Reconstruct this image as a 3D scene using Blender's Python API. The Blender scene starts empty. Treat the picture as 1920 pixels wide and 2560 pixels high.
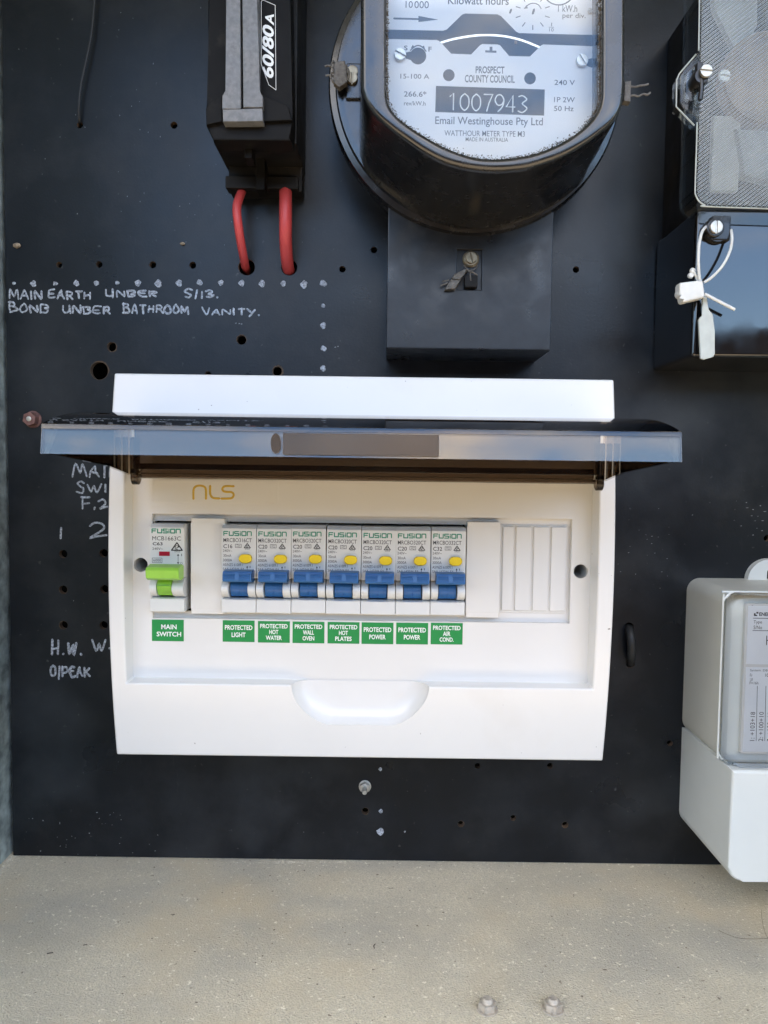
import bpy, bmesh, math, random
from mathutils import Vector, Matrix
random.seed(7)
S = 0.001                       # everything below is written in millimetres
SC = bpy.context.scene
COL = SC.collection

# ------------------------------------------------------------------ camera
TH, RO, FPX, DIST = math.radians(3.1), math.radians(0.75), 1926.0, 475.0
_F = Vector((0, math.cos(TH), -math.sin(TH)))
_r = Vector((1, 0, 0)); _u = Vector((0, math.sin(TH), math.cos(TH)))
_R = _r*math.cos(RO) + _u*math.sin(RO)
_U = _u*math.cos(RO) - _r*math.sin(RO)
cam = bpy.data.cameras.new('camera')
cam.sensor_fit = 'VERTICAL'
cam.angle = 2*math.atan(1280/FPX)
cam.clip_start = 0.01; cam.clip_end = 500
camo = bpy.data.objects.new('camera', cam); COL.objects.link(camo)
m = Matrix((_R, _U, -_F)).transposed().to_4x4()
m.translation = Vector((0, -DIST*S, 0))
camo.matrix_world = m
SC.camera = camo

# ------------------------------------------------------------------ light
SUN_EL, SUN_AZ = math.radians(64), math.radians(160)
w = bpy.data.worlds.new('World'); SC.world = w; w.use_nodes = True
nt = w.node_tree; nt.nodes.clear()
N = nt.nodes.new; L = nt.links.new
out = N('ShaderNodeOutputWorld'); bg = N('ShaderNodeBackground')
sky = N('ShaderNodeTexSky'); sky.sky_type = 'NISHITA'; sky.sun_disc = False
sky.sun_elevation = SUN_EL; sky.sun_rotation = SUN_AZ
sky.air_density = 1.0; sky.dust_density = 0.0; sky.ozone_density = 2.5
tc = N('ShaderNodeTexCoord'); mp = N('ShaderNodeMapping'); mp.inputs['Scale'].default_value = (1, 1, 2.6)
mp.inputs['Location'].default_value = (3.1, 1.7, 0.35)
nz = N('ShaderNodeTexNoise'); nz.inputs['Scale'].default_value = 2.1; nz.inputs['Detail'].default_value = 6
nz.inputs['Roughness'].default_value = 0.55
rp = N('ShaderNodeValToRGB'); rp.color_ramp.elements[0].position = 0.50; rp.color_ramp.elements[1].position = 0.70
mx = N('ShaderNodeMix'); mx.data_type = 'RGBA'
mx.inputs['B'].default_value = (8.5, 7.6, 6.5, 1)
L(tc.outputs['Generated'], mp.inputs['Vector']); L(mp.outputs['Vector'], nz.inputs['Vector'])
sx = N('ShaderNodeSeparateXYZ'); L(tc.outputs['Generated'], sx.inputs['Vector'])
ma = N('ShaderNodeMath'); ma.operation = 'MULTIPLY_ADD'; ma.inputs[1].default_value = 0.34; ma.inputs[2].default_value = -0.10
ad = N('ShaderNodeMath'); ad.operation = 'ADD'
L(sx.outputs['Z'], ma.inputs[0]); L(ma.outputs['Value'], ad.inputs[0]); L(nz.outputs['Fac'], ad.inputs[1])   # more cloud higher up
L(ad.outputs['Value'], rp.inputs['Fac']); L(rp.outputs['Color'], mx.inputs['Factor'])
L(sky.outputs['Color'], mx.inputs['A']); L(mx.outputs['Result'], bg.inputs['Color'])
L(bg.outputs['Background'], out.inputs['Surface'])
bg.inputs['Strength'].default_value = 0.15
sun = bpy.data.lights.new('sun', 'SUN'); sun.energy = 4.0; sun.angle = math.radians(0.53); sun.color = (1, 0.94, 0.86)
suno = bpy.data.objects.new('sun', sun); COL.objects.link(suno)
suno.rotation_euler = (math.pi/2 - SUN_EL, 0, math.pi - SUN_AZ)
SC.view_settings.view_transform = 'Standard'; SC.view_settings.look = 'None'
SC.view_settings.gamma = 1; SC.view_settings.use_curve_mapping = False
SC.view_settings.exposure = 2.3
SC.cycles.use_denoising = True
SC.cycles.max_bounces = 10; SC.cycles.transparent_max_bounces = 24
SC.cycles.caustics_reflective = False; SC.cycles.caustics_refractive = False

# ------------------------------------------------------------------ helpers
def W(px, py, h):
    """point (x, z) in mm where the photo pixel meets the plane h mm in front of the board"""
    d = _F + _R*((px-960)/FPX) + _U*(-(py-1280)/FPX)
    t = (DIST-h)/d.y
    return (d.x*t, d.z*t)
def WX(px, py, h): return W(px, py, h)[0]
def WZ(px, py, h): return W(px, py, h)[1]
SHELF_Z = -247.0
def WF(px, py, z=SHELF_Z):
    d = _F + _R*((px-960)/FPX) + _U*(-(py-1280)/FPX)
    t = z/d.z
    return (d.x*t, -DIST+d.y*t)

def mat(name, col, rough=0.5, metal=0.0, spec=0.5, var=0.0, scale=60, bump=0.0, bscale=None, rvar=0.0,
        dirt=None, dscale=25, dlo=0.55, dhi=0.75, coat=0.0):
    mt = bpy.data.materials.new(name); mt.use_nodes = True
    t = mt.node_tree; b = t.nodes['Principled BSDF']
    b.inputs['Roughness'].default_value = rough; b.inputs['Metallic'].default_value = metal
    b.inputs['Specular IOR Level'].default_value = spec
    b.inputs['Coat Weight'].default_value = coat
    c = t.nodes.new('ShaderNodeTexCoord')
    n = t.nodes.new('ShaderNodeTexNoise'); n.inputs['Scale'].default_value = scale; n.inputs['Detail'].default_value = 5
    t.links.new(c.outputs['Object'], n.inputs['Vector'])
    r = t.nodes.new('ShaderNodeValToRGB')
    e = r.color_ramp.elements
    e[0].position = 0.3; e[1].position = 0.7
    e[0].color = tuple(max(0, x*(1-var)) for x in col)+(1,); e[1].color = tuple(min(1, x*(1+var)) for x in col)+(1,)
    t.links.new(n.outputs['Fac'], r.inputs['Fac'])
    last = r.outputs['Color']
    if dirt:
        n2 = t.nodes.new('ShaderNodeTexNoise'); n2.inputs['Scale'].default_value = dscale; n2.inputs['Detail'].default_value = 8
        n2.inputs['Roughness'].default_value = 0.65
        t.links.new(c.outputs['Object'], n2.inputs['Vector'])
        r2 = t.nodes.new('ShaderNodeMapRange'); r2.inputs['From Min'].default_value = dlo; r2.inputs['From Max'].default_value = dhi
        t.links.new(n2.outputs['Fac'], r2.inputs['Value'])
        mi = t.nodes.new('ShaderNodeMix'); mi.data_type = 'RGBA'
        mi.inputs['B'].default_value = tuple(dirt)+(1,)
        t.links.new(r2.outputs['Result'], mi.inputs['Factor']); t.links.new(last, mi.inputs['A'])
        last = mi.outputs['Result']
    t.links.new(last, b.inputs['Base Color'])
    if rvar:
        n3 = t.nodes.new('ShaderNodeTexNoise'); n3.inputs['Scale'].default_value = dscale; n3.inputs['Detail'].default_value = 6
        t.links.new(c.outputs['Object'], n3.inputs['Vector'])
        r3 = t.nodes.new('ShaderNodeMapRange'); r3.inputs['To Min'].default_value = max(0.02, rough-rvar); r3.inputs['To Max'].default_value = min(1, rough+rvar)
        r3.inputs['From Min'].default_value = 0.3; r3.inputs['From Max'].default_value = 0.7
        t.links.new(n3.outputs['Fac'], r3.inputs['Value']); t.links.new(r3.outputs['Result'], b.inputs['Roughness'])
    if bump:
        n4 = t.nodes.new('ShaderNodeTexNoise'); n4.inputs['Scale'].default_value = bscale or scale; n4.inputs['Detail'].default_value = 4
        t.links.new(c.outputs['Object'], n4.inputs['Vector'])
        bp = t.nodes.new('ShaderNodeBump'); bp.inputs['Strength'].default_value = bump; bp.inputs['Distance'].default_value = 0.001
        t.links.new(n4.outputs['Fac'], bp.inputs['Height']); t.links.new(bp.outputs['Normal'], b.inputs['Normal'])
    return mt

def clear(name, tint, ior=1.5, rough=0.02, boost=1.0, ribs=None, haze=0.0, hazecol=(0.6, 0.62, 0.6)):
    """see-through plastic or glass: tinted transparent with a fresnel gloss"""
    mt = bpy.data.materials.new(name); mt.use_nodes = True
    t = mt.node_tree; t.nodes.clear()
    o = t.nodes.new('ShaderNodeOutputMaterial'); tr = t.nodes.new('ShaderNodeBsdfTransparent')
    tr.inputs['Color'].default_value = tuple(tint)+(1,)
    gl = t.nodes.new('ShaderNodeBsdfGlossy'); gl.inputs['Roughness'].default_value = rough
    fr = t.nodes.new('ShaderNodeFresnel'); fr.inputs['IOR'].default_value = ior
    mu = t.nodes.new('ShaderNodeMath'); mu.operation = 'MULTIPLY'; mu.inputs[1].default_value = boost
    t.links.new(fr.outputs['Fac'], mu.inputs[0])
    mi = t.nodes.new('ShaderNodeMixShader')
    t.links.new(mu.outputs['Value'], mi.inputs['Fac'])
    base = tr.outputs['BSDF']
    c = t.nodes.new('ShaderNodeTexCoord')
    if haze:
        df = t.nodes.new('ShaderNodeBsdfDiffuse'); df.inputs['Color'].default_value = tuple(hazecol)+(1,)
        m2 = t.nodes.new('ShaderNodeMixShader')
        n = t.nodes.new('ShaderNodeTexNoise'); n.inputs['Scale'].default_value = 50; n.inputs['Detail'].default_value = 6
        t.links.new(c.outputs['Object'], n.inputs['Vector'])
        k = t.nodes.new('ShaderNodeMath'); k.operation = 'MULTIPLY'; k.inputs[1].default_value = haze*2
        t.links.new(n.outputs['Fac'], k.inputs[0]); t.links.new(k.outputs['Value'], m2.inputs['Fac'])
        t.links.new(base, m2.inputs[1]); t.links.new(df.outputs['BSDF'], m2.inputs[2]); base = m2.outputs['Shader']
    t.links.new(base, mi.inputs[1]); t.links.new(gl.outputs['BSDF'], mi.inputs[2])
    if ribs:
        ang, freq, st = ribs
        mp = t.nodes.new('ShaderNodeMapping'); mp.inputs['Rotation'].default_value = (0, ang, 0)
        wv = t.nodes.new('ShaderNodeTexWave'); wv.bands_direction = 'Z'; wv.inputs['Scale'].default_value = freq
        wv.inputs['Distortion'].default_value = 0.0
        t.links.new(c.outputs['Object'], mp.inputs['Vector']); t.links.new(mp.outputs['Vector'], wv.inputs['Vector'])
        bp = t.nodes.new('ShaderNodeBump'); bp.inputs['Strength'].default_value = st; bp.inputs['Distance'].default_value = 0.0006
        t.links.new(wv.outputs['Fac'], bp.inputs['Height'])
        t.links.new(bp.outputs['Normal'], gl.inputs['Normal']); t.links.new(bp.outputs['Normal'], fr.inputs['Normal'])
    t.links.new(mi.outputs['Shader'], o.inputs['Surface'])
    return mt

class MB:
    """collects shapes (mm, world) and links them as ONE mesh"""
    def __init__(s): s.v = []; s.f = []; s.mi = []
    def add(s, vs, fs, mi=0):
        o = len(s.v); s.v += [tuple(v) for v in vs]
        s.f += [tuple(i+o for i in f) for f in fs]; s.mi += [mi]*len(fs)
    def bm(s, b, mi=0):
        b.verts.index_update()
        s.add([v.co[:] for v in b.verts], [[v.index for v in f.verts] for f in b.faces], mi); b.free()
    def box(s, x0, x1, h0, h1, z0, z1, bev=0.0, seg=2, mi=0):
        b = bmesh.new()
        bmesh.ops.create_cube(b, size=1)
        for v in b.verts:
            v.co = Vector((x0 if v.co.x < 0 else x1, -(h0 if v.co.y > 0 else h1), z0 if v.co.z < 0 else z1))
        if bev: bmesh.ops.bevel(b, geom=b.edges[:], offset=bev, segments=seg, profile=0.5, affect='EDGES')
        bmesh.ops.recalc_face_normals(b, faces=b.faces[:])
        s.bm(b, mi)
    def prism(s, poly, h0, h1, bev=0.0, seg=2, mi=0, front_only=True):
        """outline (x,z) extruded from h0 to h1; the front edge rounded by bev"""
        b = bmesh.new()
        p0 = [b.verts.new((x, -h0, z)) for x, z in poly]; p1 = [b.verts.new((x, -h1, z)) for x, z in poly]
        n = len(poly)
        b.faces.new(p0); ff = b.faces.new(p1[::-1])
        for i in range(n): b.faces.new((p0[i], p0[(i+1) % n], p1[(i+1) % n], p1[i]))
        if bev: bmesh.ops.bevel(b, geom=list(ff.edges), offset=bev, segments=seg, profile=0.5, affect='EDGES')
        bmesh.ops.recalc_face_normals(b, faces=b.faces[:])
        s.bm(b, mi)
    def xprism(s, prof, x0, x1, bev=0.0, seg=2, mi=0):
        """side profile (h,z) extruded along x"""
        b = bmesh.new()
        p0 = [b.verts.new((x0, -h, z)) for h, z in prof]; p1 = [b.verts.new((x1, -h, z)) for h, z in prof]
        n = len(prof)
        fa = b.faces.new(p0); fb = b.faces.new(p1[::-1])
        for i in range(n): b.faces.new((p0[i], p0[(i+1) % n], p1[(i+1) % n], p1[i]))
        if bev: bmesh.ops.bevel(b, geom=list(fa.edges)+list(fb.edges), offset=bev, segments=seg, profile=0.5, affect='EDGES')
        bmesh.ops.recalc_face_normals(b, faces=b.faces[:])
        s.bm(b, mi)
    def lathe(s, c, prof, axis='h', n=40, mi=0, cap=True):
        """profile of (radius, along) about an axis through c=(x,h,z); axis h = towards viewer, z = up"""
        vs = []; fs = []
        for r, a in prof:
            for k in range(n):
                t = 2*math.pi*k/n; p, q = r*math.cos(t), r*math.sin(t)
                if axis == 'h': vs.append((c[0]+p, -(c[1]+a), c[2]+q))
                elif axis == 'z': vs.append((c[0]+p, -c[1]+q, c[2]+a))
                else: vs.append((c[0]+a, -c[1]+p, c[2]+q))
        m = len(prof)
        for j in range(m-1):
            for k in range(n):
                fs.append((j*n+k, j*n+(k+1) % n, (j+1)*n+(k+1) % n, (j+1)*n+k))
        if cap:
            fs.append(tuple(range(n))[::-1]); fs.append(tuple((m-1)*n+k for k in range(n)))
        s.add(vs, fs, mi)
    def tube(s, pts, r, n=12, mi=0, cap=True, rr=None):
        """round tube through (x,h,z) points"""
        P = [Vector((p[0], -p[1], p[2])) for p in pts]
        vs = []; up = None
        for i, p in enumerate(P):
            t = (P[min(i+1, len(P)-1)]-P[max(i-1, 0)]).normalized()
            if up is None: up = t.orthogonal().normalized()
            up = (up - t*up.dot(t)).normalized(); q = t.cross(up)
            ri = rr[i] if rr else r
            for k in range(n):
                a = 2*math.pi*k/n; vs.append(p+(up*math.cos(a)+q*math.sin(a))*ri)
        fs = [(j*n+k, j*n+(k+1) % n, (j+1)*n+(k+1) % n, (j+1)*n+k) for j in range(len(P)-1) for k in range(n)]
        if cap: fs += [tuple(range(n))[::-1], tuple((len(P)-1)*n+k for k in range(n))]
        s.add(vs, fs, mi)
    def stroke(s, pts, r, h, rise=0.12, mi=0, closed=False):
        """a raised pen stroke on the plane h, through (x,z) points"""
        P = [Vector(p) for p in pts]; n = len(P)
        if n < 2: return
        ring = []
        def tang(i):
            if closed: a, b = P[(i-1) % n], P[(i+1) % n]
            else: a, b = P[max(i-1, 0)], P[min(i+1, n-1)]
            d = b-a
            return d.normalized() if d.length > 1e-6 else Vector((1, 0))
        sect = [(-1, -0.02), (-0.75, 0.75), (0, 1), (0.75, 0.75), (1, -0.02)]
        seq = list(range(n))
        if not closed:
            t0, t1 = tang(0), tang(n-1)
            ring.append((P[0]-t0*r*0.8, Vector((-t0.y, t0.x)), 0.35))
        for i in seq:
            t = tang(i); nn = Vector((-t.y, t.x)); k = 1
            if 0 < i < n-1 or closed:
                e = (P[(i+1) % n]-P[i])
                if e.length > 1e-6:
                    cs = abs(Vector((-e.y, e.x)).normalized().dot(nn)); k = min(1.35, 1/max(cs, .3))
            ring.append((P[i], nn, k))
        if not closed: ring.append((P[-1]+t1*r*0.8, Vector((-t1.y, t1.x)), 0.35))
        vs = []
        for p, nn, k in ring:
            for a, b in sect:
                q = p+nn*(a*r*k); vs.append((q.x, -(h+b*rise), q.y))
        m = 5; fs = []
        R = len(ring)
        for j in range(R if closed else R-1):
            for k in range(m-1):
                fs.append((j*m+k, j*m+k+1, ((j+1) % R)*m+k+1, ((j+1) % R)*m+k))
        if not closed: fs += [tuple(range(m)), tuple((R-1)*m+k for k in range(m))[::-1]]
        s.add(vs, fs, mi)
    def poly(s, pts, h, mi=0, thick=0.0):
        if thick: s.prism(pts, h-0.3, h+thick, mi=mi)
        else: s.add([(x, -h, z) for x, z in pts], [tuple(range(len(pts)))], mi)
    def disc(s, x, z, r, h, n=28, mi=0):
        s.poly([(x+r*math.cos(2*math.pi*k/n), z+r*math.sin(2*math.pi*k/n)) for k in range(n)], h, mi)
    def text(s, string, x0, x1, z0, z1, h, bold=0.0, rot=0.0, mi=0, shear=0.0, keep=False):
        """printed lettering filling the rectangle x0..x1, z0..z1 of the plane h (rot in degrees about its centre)"""
        cu = bpy.data.curves.new('t', 'FONT'); cu.body = string; cu.size = 1; cu.resolution_u = 3
        cu.offset = bold; cu.shear = shear
        ob = bpy.data.objects.new('t', cu); COL.objects.link(ob)
        dg = bpy.context.evaluated_depsgraph_get()
        me = bpy.data.meshes.new_from_object(ob.evaluated_get(dg))
        vs = [v.co.copy() for v in me.vertices]; fs = [tuple(p.vertices) for p in me.polygons]
        bpy.data.objects.remove(ob); bpy.data.curves.remove(cu); bpy.data.meshes.remove(me)
        if not vs: return
        ax, bx = min(v.x for v in vs), max(v.x for v in vs); ay, by = min(v.y for v in vs), max(v.y for v in vs)
        cx, cz = (x0+x1)/2, (z0+z1)/2
        wd, ht = (x1-x0), (z1-z0)
        rr = math.radians(rot); c, sn = math.cos(rr), math.sin(rr)
        o = []
        for v in vs:
            a = ((v.x-ax)/(bx-ax or 1)-.5)*wd; b = ((v.y-ay)/(by-ay or 1)-.5)*ht
            o.append((cx+a*c-b*sn, -h, cz+a*sn+b*c))
        s.add(o, fs, mi)
    def build(s, name, mats, parent=None, smooth=35, loc=None):
        if not isinstance(mats, (list, tuple)): mats = [mats]
        me = bpy.data.meshes.new(name)
        org = Vector((0, 0, 0))
        root = parent
        while root is not None and root.parent is not None: root = root.parent
        if root is not None: org = root.location/S
        elif loc is not None: org = Vector(loc)
        me.from_pydata([((v[0]-org.x)*S, (v[1]-org.y)*S, (v[2]-org.z)*S) for v in s.v], [], s.f)
        for m_ in mats: me.materials.append(m_)
        me.polygons.foreach_set('material_index', s.mi)
        if smooth:
            me.polygons.foreach_set('use_smooth', [True]*len(me.polygons))
            me.set_sharp_from_angle(angle=math.radians(smooth))
        me.update()
        o = bpy.data.objects.new(name, me); COL.objects.link(o)
        if parent is not None: o.parent = parent
        else: o.location = org*S
        if smooth: o.modifiers.new('weighted', 'WEIGHTED_NORMAL').keep_sharp = True
        return o

def plate(outer, holes, h0, h1):
    """flat plate with real holes: returns (verts, faces) in mm"""
    cu = bpy.data.curves.new('p', 'CURVE'); cu.dimensions = '2D'; cu.fill_mode = 'BOTH'; cu.extrude = abs(h1-h0)/2
    for loop in [outer]+holes:
        sp = cu.splines.new('POLY'); sp.points.add(len(loop)-1); sp.use_cyclic_u = True
        for p, (x, z) in zip(sp.points, loop): p.co = (x, z, 0, 1)
    ob = bpy.data.objects.new('p', cu); COL.objects.link(ob)
    me = bpy.data.meshes.new_from_object(ob.evaluated_get(bpy.context.evaluated_depsgraph_get()))
    mid = (h0+h1)/2
    b = bmesh.new(); b.from_mesh(me)
    for v in b.verts: v.co = Vector((v.co.x, -(mid+v.co.z), v.co.y))
    bmesh.ops.remove_doubles(b, verts=b.verts[:], dist=0.001)
    bmesh.ops.recalc_face_normals(b, faces=b.faces[:])
    bpy.data.objects.remove(ob); bpy.data.curves.remove(cu); bpy.data.meshes.remove(me)
    return b
def circle(x, z, r, n=24): return [(x+r*math.cos(2*math.pi*k/n), z+r*math.sin(2*math.pi*k/n)) for k in range(n)]
def rect(x0, x1, z0, z1): return [(x0, z0), (x1, z0), (x1, z1), (x0, z1)]
def rrect(x0, x1, z0, z1, r, n=5):
    o = []
    for cx, cz, a in ((x1-r, z1-r, 0), (x0+r, z1-r, 90), (x0+r, z0+r, 180), (x1-r, z0+r, 270)):
        for k in range(n+1):
            t = math.radians(a+90*k/n); o.append((cx+r*math.cos(t), cz+r*math.sin(t)))
    return o
def smoothline(pts, k=6):
    if len(pts) < 3: return [tuple(p) for p in pts]
    P = [Vector(p) for p in pts]; o = []
    for i in range(len(P)-1):
        a, b, c, d = P[max(i-1, 0)], P[i], P[i+1], P[min(i+2, len(P)-1)]
        for j in range(k):
            t = j/k
            o.append(tuple(0.5*((2*b)+(c-a)*t+(2*a-5*b+4*c-d)*t*t+(3*b-a-3*c+d)*t**3)))
    o.append(tuple(P[-1])); return o
def thing(name, label, cat, loc, group=None):
    o = bpy.data.objects.new(name, None); COL.objects.link(o)
    o.empty_display_size = 0.01
    o.location = Vector((loc[0], -loc[1], loc[2]))*S
    bpy.context.view_layer.update()
    o['label'] = label; o['category'] = cat
    if group: o['group'] = group
    return o
def tag(o, label, cat, group=None):
    o['label'] = label; o['category'] = cat
    if group: o['group'] = group
    return o
def struct(o): o['kind'] = 'structure'; return o

# pen-stroke letters in a unit square
SF = {
 'A': [[(0, 0), (.22, .5), (.5, 1), (.75, .5), (1, 0)], [(.18, .4), (.82, .38)]],
 'B': [[(.05, 0), (.03, .5), (0, 1)], [(0, .97), (.55, 1), (.75, .78), (.5, .55), (.1, .52)], [(.3, .54), (.8, .45), (.98, .22), (.7, .02), (.05, 0)]],
 'D': [[(.1, 0), (.02, .9)], [(0, .9), (.75, .92), (.95, .62), (.5, .5), (1, .3), (.7, .02), (.1, 0)]],
 'E': [[(1, .95), (.3, .9), (.05, .6), (.08, .2), (.5, 0), (1, .08)], [(.1, .5), (.8, .52)]],
 'F': [[(.12, 0), (.05, 1)], [(.05, .97), (1, 1)], [(.08, .5), (.8, .52)]],
 'H': [[(.05, 0), (.1, 1)], [(.9, 0), (.95, 1)], [(.08, .45), (.92, .52)]],
 'I': [[(.5, 0), (.5, 1)]],
 'K': [[(.1, 0), (.05, 1)], [(.9, .95), (.12, .45)], [(.3, .52), (1, 0)]],
 'M': [[(0, 0), (.12, .95), (.5, .3), (.82, 1), (1, 0)]],
 'N': [[(.03, 0), (.08, .95), (.88, .05), (.97, 1)]],
 'O': [[(.5, 1), (.1, .75), (.05, .3), (.45, 0), (.9, .25), (.9, .75), (.5, 1)]],
 'P': [[(.08, 0), (.05, 1)], [(.05, .95), (.7, 1), (.95, .72), (.6, .48), (.08, .45)]],
 'R': [[(.08, 0), (.05, 1)], [(.05, .95), (.65, 1), (.9, .75), (.55, .5), (.1, .48)], [(.4, .5), (1, 0)]],
 'S': [[(.95, .9), (.45, 1), (.1, .78), (.45, .54), (.85, .32), (.6, .02), (0, .08)]],
 'T': [[(0, .97), (1, 1)], [(.5, .97), (.48, 0)]],
 'U': [[(.05, 1), (.05, .3), (.4, .02), (.8, .3), (.9, 1)], [(.9, 1), (.92, .0)]],
 'V': [[(0, 1), (.45, 0), (1, 1)]],
 'W': [[(0, 1), (.22, .02), (.52, .7), (.75, .02), (1, 1)]],
 'Y': [[(0, 1), (.45, .5)], [(1, 1), (.3, -.25)]],
 'C': [[(1, .9), (.5, 1), (.08, .6), (.2, .1), (.6, 0), (1, .12)]],
 '1': [[(.5, 0), (.5, 1)]],
 '2': [[(.02, .85), (.4, 1), (.8, .85), (.75, .5), (.05, .05), (.4, .05), (1, .18)]],
 '3': [[(0, .9), (.5, 1), (.9, .78), (.4, .55), (.95, .3), (.55, 0), (0, .1)]],
 '/': [[(.25, -.25), (.75, 1.0)]],
 '.': [[(.4, .03), (.6, .06)]],
 '-': [[(.05, .45), (.9, .45)]],
}
WIDE = {'I': .35, '1': .35, '.': .3, '/': .45, '-': .5, 'M': 1.25, 'W': 1.25}
def handwrite(mb, word, px0, px1, py0, py1, h=0.0, r=0.62, jit=.11):
    (x0, z1), (x1, z0) = W(px0, py0, h), W(px1, py1, h)
    tot = sum(WIDE.get(c, 1.0) for c in word)+.35*(len(word)-1)
    u = (x1-x0)/tot; x = x0
    for ci, c in enumerate(word):
        wd = WIDE.get(c, 1.0)*u; dz = random.uniform(-.04, .05); hz = (1.0 if ci == 0 else random.uniform(.72, .92))
        for st in SF[c]:
            pts = [(x+(a+random.uniform(-jit, jit))*wd, z0+(dz+b*hz+random.uniform(-jit, jit)*.7)*(z1-z0)) for a, b in st]
            mb.stroke(smoothline(pts, 5) if len(pts) > 2 else pts, r*random.uniform(.85, 1.15), h, rise=0.08)
        x += wd+.35*u

# ------------------------------------------------------------------ materials
M = {}
M['board'] = mat('painted_board', (.0065, .0082, .0112), rough=.34, spec=.35, var=.25, scale=40, bump=.06, bscale=700, rvar=.09,
                 dirt=(.034, .037, .04), dscale=13, dlo=.47, dhi=.85)
M['hole'] = mat('raw_hole_edge', (.085, .055, .034), rough=.9, var=.4, scale=300)
M['shade_black'] = mat('painted_shade_black', (.004, .004, .004), rough=1, spec=0, var=.3)  # near-black colour stands in for unlit gaps, slots and hole backs
M['marker'] = mat('white_paint_marker', (.5, .54, .6), rough=.7, var=.25, scale=400)
t = M['marker'].node_tree      # the paint skips over the board's grain
o_ = t.nodes['Material Output']; pb = t.nodes['Principled BSDF']
n_ = t.nodes.new('ShaderNodeTexNoise'); n_.inputs['Scale'].default_value = 900; n_.inputs['Detail'].default_value = 3
g_ = t.nodes.new('ShaderNodeMapRange'); g_.inputs['From Min'].default_value = .40; g_.inputs['From Max'].default_value = .60
g_.inputs['To Min'].default_value = .45; g_.inputs['To Max'].default_value = 1
t.links.new(t.nodes['Texture Coordinate'].outputs['Object'], n_.inputs['Vector']); t.links.new(n_.outputs['Fac'], g_.inputs['Value'])
t.links.new(g_.outputs['Result'], pb.inputs['Alpha'])
M['fleck'] = mat('faint_paint_fleck', (.2, .21, .22), rough=.8, var=.4, scale=300)
M['shelf'] = mat('weathered_sheet', (.645, .59, .46), rough=.85, spec=.25, var=.18, scale=1100, bump=.9, bscale=1100,
                 dirt=(.52, .475, .37), dscale=10, dlo=.42, dhi=.68)
t = M['shelf'].node_tree; pb = t.nodes['Principled BSDF']; src = pb.inputs['Base Color'].links[0].from_socket; tcx = t.nodes['Texture Coordinate'].outputs['Object']
def _mixin(src, scale, lo, hi, col, detail=4, stretch=None, rough=.5):
    n_ = t.nodes.new('ShaderNodeTexNoise'); n_.inputs['Scale'].default_value = scale; n_.inputs['Detail'].default_value = detail; n_.inputs['Roughness'].default_value = rough
    if stretch:
        mp_ = t.nodes.new('ShaderNodeMapping'); mp_.inputs['Scale'].default_value = stretch; mp_.inputs['Rotation'].default_value = (0, 0, .5)
        t.links.new(tcx, mp_.inputs['Vector']); t.links.new(mp_.outputs['Vector'], n_.inputs['Vector'])
    else: t.links.new(tcx, n_.inputs['Vector'])
    g_ = t.nodes.new('ShaderNodeMapRange'); g_.inputs['From Min'].default_value = lo; g_.inputs['From Max'].default_value = hi
    x_ = t.nodes.new('ShaderNodeMix'); x_.data_type = 'RGBA'; x_.inputs['B'].default_value = tuple(col)+(1,)
    t.links.new(n_.outputs['Fac'], g_.inputs['Value']); t.links.new(g_.outputs['Result'], x_.inputs['Factor']); t.links.new(src, x_.inputs['A'])
    return x_.outputs['Result']
src = _mixin(src, 7, .46, .74, (.40, .39, .345), 7, (1, 1.6, 1))        # grey water stains
src = _mixin(src, 13, .54, .74, (.64, .55, .39), 8)                    # sandy patches
src = _mixin(src, 30, .66, .78, (.76, .72, .60), 8, (5, .6, 1), .7)   # pale scuffs
src = _mixin(src, 480, .655, .72, (.85, .80, .66), 2)                  # pale grains
src = _mixin(src, 400, .70, .76, (.18, .15, .11), 2)                 # dark grains
t.links.new(src, pb.inputs['Base Color'])
t = M['board'].node_tree; pb = t.nodes['Principled BSDF']; src = pb.inputs['Base Color'].links[0].from_socket; tcx = t.nodes['Texture Coordinate'].outputs['Object']
src = _mixin(src, 9, .56, .85, (.05, .056, .062), 6)                   # dusty patches
src = _mixin(src, 40, .66, .85, (.05, .055, .06), 8, (6, 1, .7), .7)    # wipe marks
src = _mixin(src, 260, .70, .80, (.07, .07, .068), 2)
t.links.new(src, pb.inputs['Base Color'])
M['galv'] = mat('galvanised_steel', (.36, .42, .41), rough=.55, metal=.35, var=.5, scale=130, bump=.1, bscale=300)
M['white'] = mat('white_plastic', (.75, .742, .72), rough=.2, var=.015, scale=30, bump=.01, bscale=200)
t = M['white'].node_tree; pb = t.nodes['Principled BSDF']; src = pb.inputs['Base Color'].links[0].from_socket; tcx = t.nodes['Texture Coordinate'].outputs['Object']
src = _mixin(src, 16, .60, .9, (.66, .63, .58), 7)                      # handling marks
src = _mixin(src, 420, .80, .83, (.30, .27, .24), 1)                   # specks of dirt
t.links.new(src, pb.inputs['Base Color'])
M['panelw'] = mat('white_inner_plastic', (.74, .728, .70), rough=.38, var=.015, scale=30)
M['brk'] = mat('breaker_plastic', (.70, .71, .70), rough=.38, var=.02, scale=90, bump=.02, bscale=900)
M['grey_edge'] = mat('grey_breaker_plastic', (.55, .55, .53), rough=.5, var=.03)
M['blue'] = mat('blue_plastic', (.024, .125, .34), rough=.38, var=.06, scale=200)
M['green'] = mat('lime_plastic', (.26, .56, .06), rough=.35, var=.05, scale=200)
M['yellow'] = mat('yellow_plastic', (.86, .62, .02), rough=.35, var=.03)
M['red'] = mat('red_flag', (.42, .008, .03), rough=.3, var=.1)
M['sticker'] = mat('green_label', (.008, .25, .055), rough=.45, var=.06, scale=150)
M['white_ink'] = mat('white_ink', (.85, .87, .85), rough=.6, var=.02)
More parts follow.
